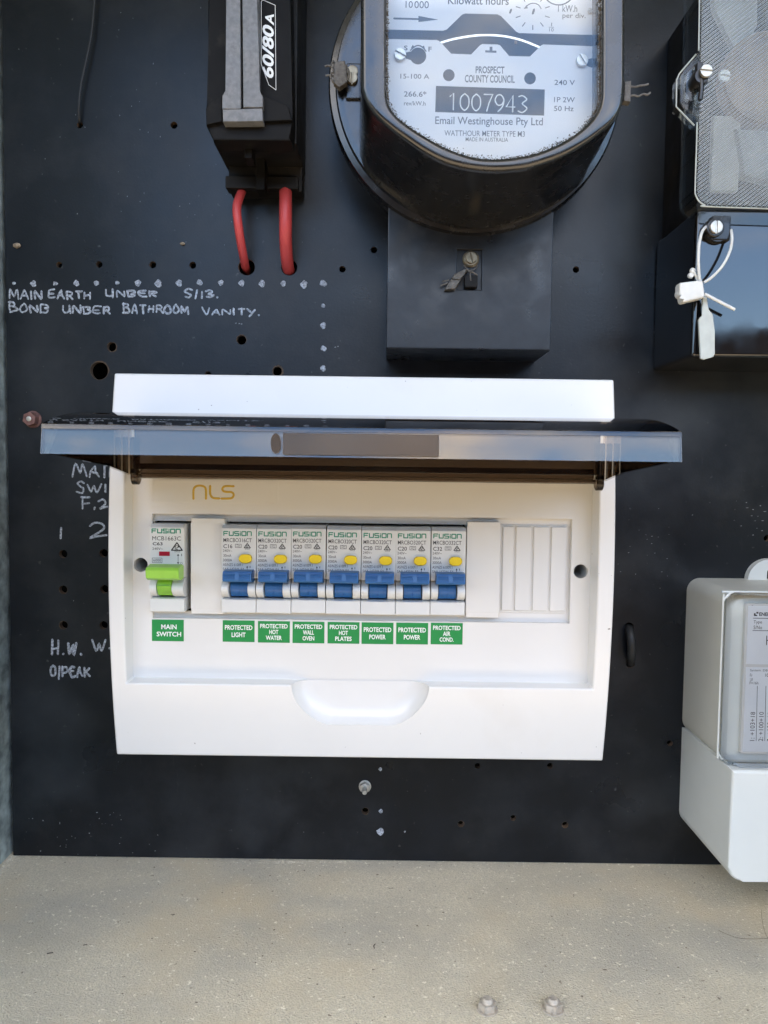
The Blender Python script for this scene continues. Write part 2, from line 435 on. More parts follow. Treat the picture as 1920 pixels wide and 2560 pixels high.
M['ink'] = mat('black_ink', (.02, .02, .022), rough=.5, var=.1)
M['grey_ink'] = mat('grey_ink', (.10, .11, .125), rough=.5, var=.1)
M['green_ink'] = mat('green_ink', (.005, .24, .14), rough=.5, var=.1)
M['gold_ink'] = mat('gold_ink', (.60, .40, .045), rough=.4, var=.1, scale=300)
M['bake'] = mat('black_bakelite', (.012, .012, .013), rough=.3, spec=.55, var=.3, rvar=.1, dscale=60,
                dirt=(.05, .045, .04), dlo=.60, dhi=.85)
M['bake_black'] = mat('matt_black_moulding', (.006, .0055, .005), rough=.6, spec=.18, var=.4, dirt=(.03, .027, .022), dscale=70, dlo=.58, dhi=.85)
M['bake_dull'] = mat('dull_black_plastic', (.008, .0075, .007), rough=.55, spec=.3, var=.3, rvar=.12, dscale=50,
                     dirt=(.035, .03, .026), dlo=.55, dhi=.8)
M['dusty'] = mat('dusty_black_plastic', (.17, .175, .18), rough=.5, var=.2, scale=400, rvar=.1, dscale=200,
                 dirt=(.24, .24, .24), dlo=.5, dhi=.8)
M['mcover'] = mat('dusty_bakelite', (.007, .008, .010), rough=.24, spec=.8, var=.35, rvar=.08, dscale=110, bump=.05, bscale=160,
                  dirt=(.012, .012, .013), dlo=.5, dhi=.85)
M['tcover'] = mat('worn_black_cover', (.009, .011, .0145), rough=.36, spec=.5, var=.35, scale=90, rvar=.12, dscale=70, bump=.04, bscale=300, dirt=(.03, .033, .038), dlo=.5, dhi=.8)
M['gloss'] = mat('gloss_black', (.006, .006, .007), rough=.06, spec=.8, var=.2, rvar=.03, dscale=90)
M['dial'] = mat('dial_plate', (.84, .85, .86), rough=.5, var=.03, scale=50)
M['grime'] = mat('grime', (.11, .09, .062), rough=1, var=.8, scale=700, bump=1, bscale=900)
M['redcable'] = mat('red_insulation', (.70, .085, .085), rough=.42, var=.08, scale=80)
M['blackcable'] = mat('black_insulation', (.02, .02, .02), rough=.5, var=.2)
M['zinc'] = mat('zinc_screw', (.62, .60, .54), rough=.42, metal=.7, var=.2, scale=300, bump=.1, bscale=600)
M['dullzinc'] = mat('weathered_zinc', (.50, .46, .40), rough=.6, metal=.35, var=.3, scale=500, bump=.4, bscale=700, dirt=(.35, .25, .16), dscale=250, dlo=.5, dhi=.75)
M['brass'] = mat('dull_brass', (.32, .27, .19), rough=.42, metal=.8, var=.3, scale=300)
M['lead'] = mat('lead_seal', (.17, .16, .145), rough=.65, metal=.3, var=.35, scale=500, bump=.6, bscale=800)
M['rust'] = mat('rusty_steel', (.20, .105, .09), rough=.7, metal=.25, var=.4, scale=400, bump=.3, bscale=700)
M['bright'] = mat('bright_disc', (.8, .8, .78), rough=.2, metal=.6, var=.05)
M['meterw'] = mat('meter_grey_plastic', (.62, .62, .56), rough=.42, var=.02, scale=60, bump=.02, bscale=600)
M['meterf'] = mat('meter_cover_plastic', (.70, .73, .71), rough=.35, var=.015, scale=60)
M['plate'] = mat('label_paper', (.85, .87, .90), rough=.5, var=.03)
M['tie'] = mat('white_nylon', (.72, .73, .70), rough=.4, var=.05, scale=200)
M['tagc'] = mat('frosted_tag', (.52, .56, .53), rough=.5, var=.08, scale=200)
M['copper'] = mat('brown_mechanism', (.20, .135, .08), rough=.5, metal=.3, var=.4, scale=60)
M['mech'] = mat('grey_mechanism', (.16, .165, .155), rough=.5, var=.35, scale=40)
M['mechl'] = mat('pale_mechanism', (.27, .275, .255), rough=.5, var=.2, scale=40)
M['chip'] = mat('dried_mud', (.32, .25, .17), rough=.9, var=.4, scale=500)
M['grit'] = mat('pale_grit', (.62, .58, .47), rough=.9, var=.3, scale=500)
M['twig'] = mat('dark_litter', (.05, .04, .03), rough=.9, var=.4)
M['tint'] = clear('brown_tinted_plastic', (.86, .77, .65), ior=1.6, rough=.03, boost=1.3)
M['tintdark'] = clear('dark_tinted_plastic', (.34, .28, .23), ior=1.5, rough=.08)
M['frost'] = clear('frosted_tint', (.55, .48, .42), ior=1.4, rough=.3, haze=.3, hazecol=(.17, .13, .095))
M['glass'] = clear('clear_glass', (.97, .98, .98), ior=1.5, rough=.015, boost=.85)
M['pane'] = clear('plain_pane', (.93, .94, .93), ior=1.3, rough=.08, boost=.35)
M['ribbed'] = clear('ribbed_glass', (.92, .93, .92), ior=1.5, rough=.03, boost=.62, haze=.0)
M['lens'] = clear('clear_plastic', (.97, .98, .97), ior=1.5, rough=.04, haze=.012, hazecol=(.6, .62, .58))
M['concrete'] = mat('concrete', (.32, .26, .18), rough=.9, var=.2, scale=3)
M['timber'] = mat('brown_paling', (.045, .03, .024), rough=.85, var=.3, scale=4)
M['brickw'] = mat('brick_wall', (.30, .2, .15), rough=.9, var=.3, scale=6)
M['blocker'] = mat('sky_blocker_dull', (.10, .095, .085), rough=.8, var=.1, scale=2)  # dull dark finish of the unseen sky-blocking overhang

# ------------------------------------------------------------------ the setting
BX0, BX1, BZ1 = -231.8, 330.0, 385.0
HOLES = [(200, 313, 7.5), (435, 313, 8.5), (148, 662, 7.5), (248, 661, 8), (382, 662, 8.5), (482, 663, 8.5),
         (617, 668, 20), (723, 668, 20), (279, 867, 11.5), (248, 927, 22), (604, 850, 11.5), (693, 928, 11.5), (520, 936, 8),
         (935, 625, 8), (856, 673, 8), (1440, 674, 8),
         (158, 1385, 10.5), (259, 1383, 10.5), (158, 1474, 10.5), (261, 1473, 10.5), (159, 1563, 10.5), (259, 1563, 10.5),
         (1675, 1858, 7.5), (1194, 1915, 7.5), (1375, 1915, 7.5), (913, 2028, 9), (1152, 2060, 8), (1283, 2045, 7.5), (1413, 2062, 8),
         (1573, 1568, 12), (1576, 1660, 11), (1917, 1346, 8)]
hl = []
for px, py, r in HOLES:
    x, z = W(px, py, 0); hl.append(circle(x, z, r*DIST/FPX*1.0, 28))
b = plate(rect(BX0, BX1, SHELF_Z+.6, BZ1), hl, -4, 0)
mb = MB()
b.verts.index_update()
vs = [v.co[:] for v in b.verts]
for f in b.faces: f.normal_update()
mb.v = vs; mb.f = [tuple(v.index for v in f.verts) for f in b.faces]; mb.mi = [0 if abs(f.normal.y) > .5 else 1 for f in b.faces]
b.free()
board = struct(mb.build('backboard', [M['board'], M['hole']], smooth=0))
bpy.context.view_layer.update()
mb = MB()
for wd in (('MAIN', 25, 104, 722, 747), ('EARTH', 120, 228, 724, 747), ('UNDER', 265, 392, 723, 743), ('S/13.', 461, 546, 723, 744),
           ('BOND', 23, 120, 755, 781), ('UNDER', 158, 276, 762, 784), ('BATHROOM', 308, 472, 759, 784), ('VANITY.', 506, 650, 769, 788),
           ('MAIN', 182, 300, 1157, 1192), ('SWI', 190, 268, 1204, 1231), ('F.2', 204, 268, 1243, 1273)):
    handwrite(mb, *wd, r=.58)
for wd in (('1', 144, 160, 1317, 1345), ('2', 226, 265, 1308, 1345), ('H.W.', 128, 206, 1601, 1638), ('W-', 233, 284, 1601, 1628), ('O/PEAK', 126, 224, 1664, 1692)):
    handwrite(mb, *wd, r=.7)
mb.build('handwriting', M['marker'], board)
mb = MB()
dots = [(35, 708, .6), (84, 709, 1), (138, 709, .8), (191, 708, 1), (241, 708, .9), (293, 707, .7), (345, 708, 1.1), (396, 709, 1.2), (448, 708, 1.1),
        (499, 706, 1), (552, 707, .9), (604, 708, 1), (655, 709, 1.1), (708, 709, .9), (760, 711, 1.2), (808, 708, 1.15),
        (808, 764, .7), (808, 814, 1), (809, 871, 1), (808, 921, .95), (951, 1923, .6), (952, 2028, .7), (951, 2079, 1.25), (1012, 2079, .3)]
for px, py, k in dots:
    x, z = W(px, py, 0); n = 16; ph = random.uniform(0, 6)
    pts = [(x+1.75*k*(1+.16*math.sin(3*t+ph)+random.uniform(-.13, .13))*math.cos(t), z+1.75*k*(1+.16*math.sin(2*t+ph)+random.uniform(-.13, .13))*math.sin(t))
           for t in [2*math.pi*i/n for i in range(n)]]
    mb.prism(pts, -.1, .12)
mb.build('paint_dot', M['marker'], board)
mb = MB()      # chipped raw fibre round the bigger holes
for px, py, r, k in ((279, 867, 11.5, 1.18), (248, 927, 22, 1.14), (604, 850, 11.5, 1.2), (693, 928, 11.5, 1.35), (158, 1474, 10.5, 1.1), (159, 1563, 10.5, 1.12), (617, 668, 20, 1.06), (1152, 2060, 8, 1.15), (1413, 2062, 8, 1.15), (913, 2028, 9, 1.1)):
    x, z = W(px, py, 0); r *= DIST/FPX; n = 36; ph = random.uniform(0, 6); vs = []
    for i in range(n):
        t = 2*math.pi*i/n; q_ = r*(1+(k-1)*max(.12, .55+.55*math.sin(t+ph)+random.uniform(-.3, .3)))
        vs += [(x+r*1.0*math.cos(t), -.03, z+r*1.0*math.sin(t)), (x+q_*math.cos(t), -.03, z+q_*math.sin(t))]
    mb.add(vs, [(2*i, 2*i+1, (2*i+3) % (2*n), (2*i+2) % (2*n)) for i in range(n)])
mb.build('hole_rim', M['hole'], board, smooth=0)
mb = MB()      # splashes and scuffs of pale paint
def fleck(px, py, r, el=1.0, h=0.0, an=None):
    x, z = W(px, py, h); a = random.uniform(0, 3.14) if an is None else an
    pts = []
    for i in range(7):
        t = 2*math.pi*i/7; p, q = r*el*math.cos(t)*random.uniform(.7, 1.2), r*math.sin(t)*random.uniform(.7, 1.2)
        pts.append((x+p*math.cos(a)-q*math.sin(a), z+p*math.sin(a)+q*math.cos(a)))
    mb.prism(pts, h-.05, h+.05)
for _ in range(34): fleck(random.gauss(225, 90), random.uniform(2030, 2148), random.uniform(.12, .35), random.uniform(1, 2))
for _ in range(40): fleck(random.gauss(330, 150), random.uniform(10, 640), random.uniform(.1, .3), random.uniform(1, 2.5), an=1.5)
for _ in range(22): fleck(random.gauss(1620, 50), random.gauss(1385, 40), random.uniform(.06, .2), random.uniform(1, 3), an=.2)
for _ in range(16): fleck(random.gauss(1885, 25), random.gauss(1290, 30), random.uniform(.1, .35), random.uniform(1, 4), an=.1)
for _ in range(40): fleck(random.uniform(60, 1650), random.uniform(640, 2120), random.uniform(.08, .22), random.uniform(1, 2))
for px, py in ((845, 866), (838, 868), (598, 809), (590, 808), (604, 810)): fleck(px, py, .35, 1.6, an=.3)
mb.build('paint_fleck', M['fleck'], board)

mb = MB(); mb.box(-262, 330, -14, 265, SHELF_Z-9, SHELF_Z, bev=.4)
shelf = struct(mb.build('shelf', M['shelf']))
mb = MB(); mb.box(-237.5, -234.6, -14, 265, SHELF_Z, BZ1, bev=.5)
struct(mb.build('side_wall', M['galv']))
mb = MB(); mb.box(330, 333, -14, 265, SHELF_Z, BZ1, bev=.5)
mb.box(-237, 333, -14, 265, BZ1, BZ1+3)
struct(mb.build('box_wall', M['galv']))
mb = MB(); mb.box(-6000, 6000, -160, -40, -1500, 1454)
struct(mb.build('house_wall', M['shade_black']))  # wall coloured black, painting the dark behind the board's holes
mb = MB(); mb.box(-6000, 6000, -40, 1250, 1455, 1520)
struct(mb.build('sky_blocker', M['blocker']))  # unseen overhang added to cut off the high sky and sun
mb = MB(); mb.box(-40000, 40000, -300, 60000, -1560, -1500)
struct(mb.build('ground', M['concrete']))
mb = MB()
for k in range(60):
    x = -6000+k*200; mb.box(x, x+196, 4600, 4640, -1500, 905+random.uniform(-18, 18))
struct(mb.build('fence', M['timber']))

# grit and litter on the shelf
mb = MB()
for _ in range(520):
    px, py = random.uniform(0, 1920), 2165+395*random.random()**.8
    x, y = WF(px, py); r = random.choice((.16, .2, .25, .3, .4))*random.uniform(.7, 1.2)
    a = random.uniform(0, 6)
    n = 5; vs = [(x+r*random.uniform(.6, 1.2)*math.cos(a+2*math.pi*i/n), y+r*random.uniform(.6, 1.2)*math.sin(a+2*math.pi*i/n), SHELF_Z+.02) for i in range(n)]
    vs.append((x, y, SHELF_Z+r*.7))
    mb.add(vs, [(i, (i+1) % n, n) for i in range(n)])
for _ in range(330):
    px = random.choice((random.uniform(640, 930), random.uniform(0, 1700))); x, y = WF(px, 2152); y += 0-random.uniform(.3, 3.5)
    y = max(min(y, -.4), -5); r = random.uniform(.2, .55); a = random.uniform(0, 6); n = 5
    vs = [(x+r*random.uniform(.6, 1.2)*math.cos(a+2*math.pi*i/n), y+r*random.uniform(.6, 1.2)*math.sin(a+2*math.pi*i/n), SHELF_Z+.02) for i in range(n)]
    vs.append((x, y, SHELF_Z+r*.7)); mb.add(vs, [(i, (i+1) % n, n) for i in range(n)])
for _ in range(120):
    x, y = -233.5+abs(random.gauss(0, 3)), -random.uniform(0, 30); r = random.uniform(.2, .7); a = random.uniform(0, 6); n = 5
    vs = [(x+r*math.cos(a+2*math.pi*i/n), y+r*math.sin(a+2*math.pi*i/n), SHELF_Z+.02) for i in range(n)]
    vs.append((x, y, SHELF_Z+r*.8)); mb.add(vs, [(i, (i+1) % n, n) for i in range(n)])
o = mb.build('grit', M['grit'], smooth=0); o['kind'] = 'stuff'
o['label'] = 'pale sandy grit scattered over the beige shelf and along its back edge'; o['category'] = 'grit'
def litter(name, pts, r, label, cat):
    mb = MB(); mb.tube([(WF(px, py)[0], -WF(px, py)[1], SHELF_Z+r+.02) for px, py in pts], r, n=6)
    x, y = WF(*pts[0])
    tag(mb.build(name, M['twig'], loc=(x, y, SHELF_Z)), label, cat)
litter('twig', [(117, 2386), (124, 2384), (133, 2383)], .28, 'short dark twig lying on the left of the beige shelf', 'twig')
litter('twig', [(208, 2364), (213, 2363), (218, 2363)], .22, 'tiny dark twig at the top of the pale scratch on the shelf', 'twig')
litter('twig', [(936, 2372), (934, 2366), (938, 2361)], .25, 'small bent dark twig in the middle of the shelf', 'twig')
litter('hair', smoothline([(1796, 2326), (1815, 2335), (1845, 2345), (1880, 2348), (1921, 2346)]), .1, 'fine dark hair curving across the shelf below the grey receiver', 'hair')
litter('hair', smoothline([(1903, 2275), (1906, 2305), (1912, 2330), (1922, 2350)]), .08, 'fine dark hair running straight down at the right edge of the shelf', 'hair')

# ------------------------------------------------------------------ white distribution board
EX0, EX1, EZ0, EZ1 = -140.2, 117.8, -152.5, 48.2
RX0, RX1, RZ0, RZ1 = -132.3, 109.4, -111.8, 24.0
FL = 70.0
def fh(z): return 85-11*((z+52)/100.4)**2
enc = thing('switchboard_enclosure', 'white plastic switchboard enclosure with its tinted door raised, on the black board', 'switchboard', (-11.2, 0, EZ0))
b = bmesh.new()
SXL, SXR, SZB = -46.8, 24.6, -133.6
def scoop_x(z):
    """half-open scoop outline: left and right x at height z"""
    t = (z-SZB)/(RZ0-SZB); t = max(0, min(1, t))
    k = 1-(1-t)**2.3
    c = (SXL+SXR)/2; hw = 17.5+(SXR-SXL)/2*1-17.5
    half = 17.0+((SXR-SXL)/2-17.0)*max(0, 1-(1-t)**2)**.75
    return c-half, c+half
zl = sorted(set([EZ0+1.2*0, EZ1, RZ1, RZ0, SZB]+[EZ0+(RZ0-EZ0)*i/26 for i in range(27)]+[RZ0+(RZ1-RZ0)*i/20 for i in range(21)]+[RZ1+(EZ1-RZ1)*i/5 for i in range(6)]))
def q(a, bb, c, d): b.faces.new([b.verts.new(p) for p in (a, bb, c, d)])
def fp(x, z): return (x, -fh(z), z)
for z0, z1 in zip(zl, zl[1:]):
    zm = (z0+z1)/2
    if z1-z0 < 1e-4: continue
    if zm > RZ1 or zm < SZB: spans = [(EX0, EX0, RX0, RX0), (RX0, RX0, RX1, RX1), (RX1, RX1, EX1, EX1)]
    elif zm > RZ0: spans = [(EX0, EX0, RX0, RX0), (RX1, RX1, EX1, EX1)]
    else:
        a0, c0 = scoop_x(z0); a1, c1 = scoop_x(z1)
        spans = [(EX0, EX0, RX0, RX0), (RX0, RX0, a0, a1), (c0, c1, RX1, RX1), (RX1, RX1, EX1, EX1)]
    for x00, x01, x10, x11 in spans:
        q(fp(x00, z0), fp(x10, z0), fp(x11, z1), fp(x01, z1))
    q((EX0, 0, z0), fp(EX0, z0), fp(EX0, z1), (EX0, 0, z1)); q(fp(EX1, z0), (EX1, 0, z0), (EX1, 0, z1), fp(EX1, z1))
    if RZ0 < zm < RZ1:
        for X in (RX0, RX1): q((X, -fh(z0), z0), (X, -FL, z0), (X, -FL, z1), (X, -fh(z1), z1))
for z in (EZ0, EZ1):
    for xa, xb in ((EX0, RX0), (RX0, RX1), (RX1, EX1)): q((xa, 0, z), (xb, 0, z), fp(xb, z), fp(xa, z))
q((RX0, -FL, RZ1), (RX1, -FL, RZ1), fp(RX1, RZ1), fp(RX0, RZ1))
for xa, xb in ((RX0, SXL), (SXR, RX1)): q((xa, -FL, RZ0), (xb, -FL, RZ0), fp(xb, RZ0), fp(xa, RZ0))
bmesh.ops.remove_doubles(b, verts=b.verts[:], dist=.02)
bmesh.ops.recalc_face_normals(b, faces=b.faces[:])
mb = MB(); mb.bm(b)
hs = mb.build('housing', M['white'], enc, smooth=40)
hs.modifiers.clear(); bv = hs.modifiers.new('bev', 'BEVEL'); bv.width = .9*S; bv.segments = 3; bv.limit_method = 'ANGLE'; bv.angle_limit = math.radians(50); hs.modifiers.new('weighted', 'WEIGHTED_NORMAL').keep_sharp = True
# the finger scoop below the recess
mb = MB()
zs = [SZB+(RZ0-SZB)*i/26 for i in range(27)]
outer = [(scoop_x(z)[0], z) for z in reversed(zs)]
c0, c1 = scoop_x(SZB)
outer += [(c0+(c1-c0)*i/20, SZB) for i in range(1, 20)]+[(scoop_x(z)[1], z) for z in zs]
cx = (SXL+SXR)/2
prof = [(0, 0), (.03, .2), (.1, .42), (.25, .68), (.5, .88), (.8, .98), (1, 1)]
vs = []; n = len(outer)
for t, d in prof:
    for (x, z) in outer:
        ix = cx+(x-cx)*.70; iz = RZ0+(z-RZ0)*.62
        X, Z = x+(ix-x)*t, z+(iz-z)*t
        h0 = fh(z)-.0; vs.append((X, -(h0+(FL+.6-h0)*d if t else h0), Z))
fs = [(j*n+k, j*n+k+1, (j+1)*n+k+1, (j+1)*n+k) for j in range(len(prof)-1) for k in range(n-1)]
fs.append(tuple((len(prof)-1)*n+k for k in range(n)))
for k in (0, n-1):      # close the ends of the ledge beside the scoop
    col = [vs[j*n+k] for j in range(len(prof))]
    col = [(c[0], c[1], RZ0) for c in col]+[(col[0][0], -FL, RZ0)]
    mb.add(col, [tuple(range(len(col)))])
mb.add(vs, fs); mb.build('finger_scoop', M['white'], enc, smooth=45)
# inner panel with window and two holes
WX0, WX1, WZ0, WZ1 = -122.0, 99.2, -79.9, -24.4
mb = MB()
b = plate(rect(RX0-.5, RX1+.5, RZ0-1.0, RZ1+.5), [rect(WX0, WX1, WZ0, WZ1), circle(-128.2, -51.6, 3.75, 32), circle(104.4, -52.0, 3.75, 32)], FL-3.2, FL)
mb.bm(b); mb.build('inner_panel', M['panelw'], enc, smooth=30)
for x, z in ((-128.2, -51.6), (104.4, -52.0)):
    mb = MB(); mb.lathe((x, 46, z), [(3.78, 21), (3.78, 1), (3.0, 0)], n=32, cap=False)
    mb.lathe((x, 46, z), [(3.6, .1), (3.6, .4)], n=20)
    mb.build('screw_well', M['grey_edge'], enc)
# ledge round the window and a black sheet that paints the shade behind the breakers
mb = MB()
b = plate(rect(WX0-.8, WX1+.8, WZ0-.8, WZ1+.8), [rect(-121.6, 44.5, -76.6, -28.3)], 64.5, 66.6); mb.bm(b)
mb.build('window_frame', M['panelw'], enc, smooth=30)
mb = MB(); mb.box(-126, 103, 44, 46, -84, -20); mb.build('gap_shade_sheet', M['shade_black'], enc)
# recessed blank with four strips
mb = MB(); xs = [WX(1254, 1420, 68), WX(1287, 1420, 68), WX(1331, 1420, 68), WX(1375, 1420, 68), WX(1418, 1420, 68)]
for a, c in zip(xs, xs[1:]): mb.box(a+.35, c-.95, 66, 68.6, -73.6, -28.9, bev=.4)
mb.box(xs[0]-2, xs[-1]+.2, 66, 67.3, -75.0, -28.0, bev=.3)
mb.build('knockout_strip', M['panelw'], enc)
for a, c, z0, z1, lb in ((WX(476, 1300, 73), WX(563, 1300, 73)-.1, -76.9, -26.3, None), (43.6, WX(1250, 1420, 73), -77.0, -26.3, None)):
    mb = MB(); mb.box(a, c, 60, 72.6, z0+2.6, z1-2.4, bev=.4); mb.box(a+.2, c-.2, 66, 72.5, z0, z1, bev=.5)
    mb.build('blanking_plate', M['panelw'], enc)
# raised pad and gold maker's mark
mb = MB(); mb.prism(rect(WX(383, 1257, FL), WX(695, 1257, FL), WZ(540, 1257, FL), WZ(540, 1200, FL)), FL-.1, FL+.22, bev=.15); mb.build('name_pad', M['panelw'], enc)
mb = MB()
def P70(cx_, cy_): return W(80+cx_/2.592, 900+cy_/2.592, FL)
for st in ([(1047, 900), (1047, 845), (1056, 824), (1075, 815), (1100, 815), (1120, 824), (1128, 845), (1128, 900)],
           [(1155, 815), (1155, 862), (1163, 884), (1180, 895), (1215, 897)],
           [(1308, 818), (1258, 817), (1240, 824), (1234, 838), (1242, 850), (1262, 855), (1290, 856), (1304, 864), (1307, 878), (1298, 892), (1280, 897), (1228, 898)]):
    mb.stroke(smoothline([P70(*p) for p in st], 4), .58, FL+.22, rise=.1)
mb.build('logo', M['gold_ink'], enc)
# circuit labels
txt = [('MAIN', 'SWITCH'), ('PROTECTED', 'LIGHT'), ('PROTECTED', 'HOT', 'WATER'), ('PROTECTED', 'WALL', 'OVEN'), ('PROTECTED', 'HOT', 'PLATES'),
       ('PROTECTED', 'POWER'), ('PROTECTED', 'POWER'), ('PROTECTED', 'AIR', 'COND.')]
lx = [WX(p, 1580, FL) for p in (380, 557, 645, 731.5, 819, 904, 990.5, 1077)]
desc = ['main switch', 'light', 'hot water', 'wall oven', 'hot plates', 'power', 'power', 'air cond.']
for i, (x, t) in enumerate(zip(lx, txt)):
    z1 = -80.6+random.uniform(-.15, .25); z0 = z1-11.5; wd = 16.9
    mb = MB(); mb.prism(rect(x, x+wd, z0, z1), FL-.1, FL+.16)
    la = mb.build('circuit_label', M['sticker'], enc, smooth=0)
    la['label'] = 'green label reading %s' % ' '.join(t)
    mb = MB(); n = len(t)
    lh = 2.55 if n == 2 else 2.35; gap = 1.35 if n == 2 else .78
    tot = n*lh+(n-1)*gap; zz = (z0+z1)/2+tot/2
    wid = {'MAIN': 8.2, 'SWITCH': 13, 'PROTECTED': 14.6, 'LIGHT': 7.4, 'HOT': 4.8, 'WATER': 8.5, 'WALL': 5.8, 'OVEN': 6.2, 'PLATES': 8.7, 'POWER': 8.7, 'AIR': 4.0, 'COND.': 7.4}
    for s_ in t:
        ww = wid[s_]; c = x+wd/2+(.6 if i in (0,) else 0)
        mb.text(s_, c-ww/2, c+ww/2, zz-lh, zz, FL+.26, bold=.022); zz -= lh+gap
    mb.build('lettering', M['white_ink'], la, smooth=0)
# tinted door, raised
DX0, DX1 = -128.6, 111.0
dp = [(88, 21.5), (100, 23.2), (115, 24.2), (135, 24.0), (155, 22.2), (172, 19.3), (185.5, 15.8)]
def thick(prof, t):
    o = []
    for i, (h, z) in enumerate(prof):
        a = prof[max(i-1, 0)]; c = prof[min(i+1, len(prof)-1)]
        d = Vector((c[0]-a[0], c[1]-a[1])).normalized(); o.append((h+d.y*t, z-d.x*t))
    return list(prof)+o[::-1]
door = bpy.data.objects.new('door', None)
mb = MB(); mb.xprism(thick(smoothline(dp, 3), 1.8), DX0, DX1)
door = mb.build('door', M['tint'], enc, smooth=40)
door['label'] = 'brown tinted see-through door held up'
mb = MB(); mb.xprism([(185.4, 4.6), (187.2, 4.5), (185.9, 13.9), (184.1, 13.9)], DX0, DX1, bev=.35); mb.xprism([(183.6, 13.9), (186.2, 13.9), (185.8, 15.6), (184.6, 16.2), (183.4, 16.0)], DX0, DX1, bev=.3)
mb.build('front_lip', M['tint'], door)
for X, s_ in ((DX0, 1), (DX1, -1)):
    mb = MB(); pr = [(88, -4), (120, .4), (183.5, 4.8)]+[(h, z-1.8) for h, z in reversed(dp)][1:]
    xa, xb = sorted((X, X+s_*1.8)); mb.xprism(pr, xa, xb)
    mb.build('side_flange', M['tint'], door)
mb = MB(); mb.box(DX0+3, DX1-3, 86, 88, -1.2, 21.4, bev=.4); mb.box(DX0+5, DX1-5, 84, 89.3, -5.6, -3.2, bev=.8); mb.box(DX0+5, DX1-5, 82, 85.5, -3.2, 2, bev=.5)
mb.build('hinge_rail', M['tintdark'], door)
for X in (-127.6, 106.9):
    mb = MB()
    mb.lathe((X-.2, 84.5, -5), [(2.9, 0), (3.9, .5), (3.9, 3.4), (2.9, 3.9)], axis='x', n=24)
    mb.box(X, X+3.4, 82, 89.5, -4, 15, bev=1)
    mb.build('hinge', M['tintdark'], door)
gx0, gx1 = WX(708, 1120, 186), WX(1097, 1120, 186)
mb = MB(); mb.xprism([(186.6, 5.4), (188.0, 5.4), (187.3, 13.4), (185.6, 13.4)], gx0, gx1, bev=.3)
mb.build('finger_grip', M['frost'], door)
mb = MB(); mb.prism([(gx0-2.6+1.6*math.cos(t)*1.2, 9.4+3.8*math.sin(t)) for t in [i*math.pi/10 for i in range(20)]], 186.0, 187.3)
mb.build('moulding_mark', M['frost'], door)

# ------------------------------------------------------------------ breakers
def fusion(mb, x0, x1, z0, z1, h, r):
    L_ = {'F': [[(0, 0), (0, 1), (1, 1)], [(0, .5), (.85, .5)]], 'U': [[(0, 1), (0, 0), (1, 0), (1, 1)]],
          'S': [[(1, 1), (0, 1), (0, .52), (1, .48), (1, 0), (0, 0)]], 'I': [[(.5, 0), (.5, .62)], [(.5, .88), (.5, 1)]],
          'O': [[(0, 0), (0, 1), (1, 1), (1, 0), (0, 0)]], 'N': [[(0, 0), (0, 1), (.9, 1), (1, .85), (1, 0)]]}
    wd = {'I': .1}; tot = sum(wd.get(c, 1) for c in 'FUSION')+.36*5; u = (x1-x0)/tot; x = x0
    for c in 'FUSION':
        k = wd.get(c, 1)*u
        for st in L_[c]:
            pts = [(x+a*k, z0+bb*(z1-z0)) for a, bb in st]
            for p, q_ in zip(pts, pts[1:]): mb.stroke([p, q_], r, h, rise=.06)
        x += k+.36*u
def rcm(mb, cx, cz, s_, h):
    t = [(cx-s_, cz-.62*s_), (cx+s_, cz-.62*s_), (cx, cz+.8*s_)]
    for i in range(3): mb.stroke([t[i], t[(i+1) % 3]], .1*s_+.03, h, rise=.03)
    mb.stroke([(cx+.36*s_*math.cos(a), cz-.12*s_+.36*s_*math.sin(a)) for a in [i*math.pi/8 for i in range(14)]], .05*s_+.02, h, rise=.03)
    mb.stroke([(cx-.2*s_, cz-.1*s_), (cx-.05*s_, cz-.28*s_), (cx+.3*s_, cz+.12*s_)], .06*s_+.02, h, rise=.03)
BW = 18.17; BX = -84.3; BZT, BZB = -29.5, -75.4
HF = 76.0
def body_mesh(x0, x1, slot0, slot1):
    mb = MB()
    # upper label block, lower block, cheeks either side of the toggle slot
    mb.xprism([(50, BZT), (73.4, BZT), (HF, BZT-1.7), (HF, -57.2), (70, -57.4), (50, -57.4)], x0, x1, bev=.25)
    mb.xprism([(50, BZB), (HF-.4, BZB), (HF, BZB+.5), (HF, -68.6), (74.6, -68.2), (50, -68.2)], x0, x1, bev=.25)
    ch = [(60, -57.4)]+[(72+6.6*math.sin(math.pi*i/10)**.7, -57.4-10.7*i/10) for i in range(11)]+[(60, -68.1)]
    mb.xprism(ch, x0+.1, slot0, bev=.2); mb.xprism(ch, slot1, x1-.1, bev=.2)
    return mb
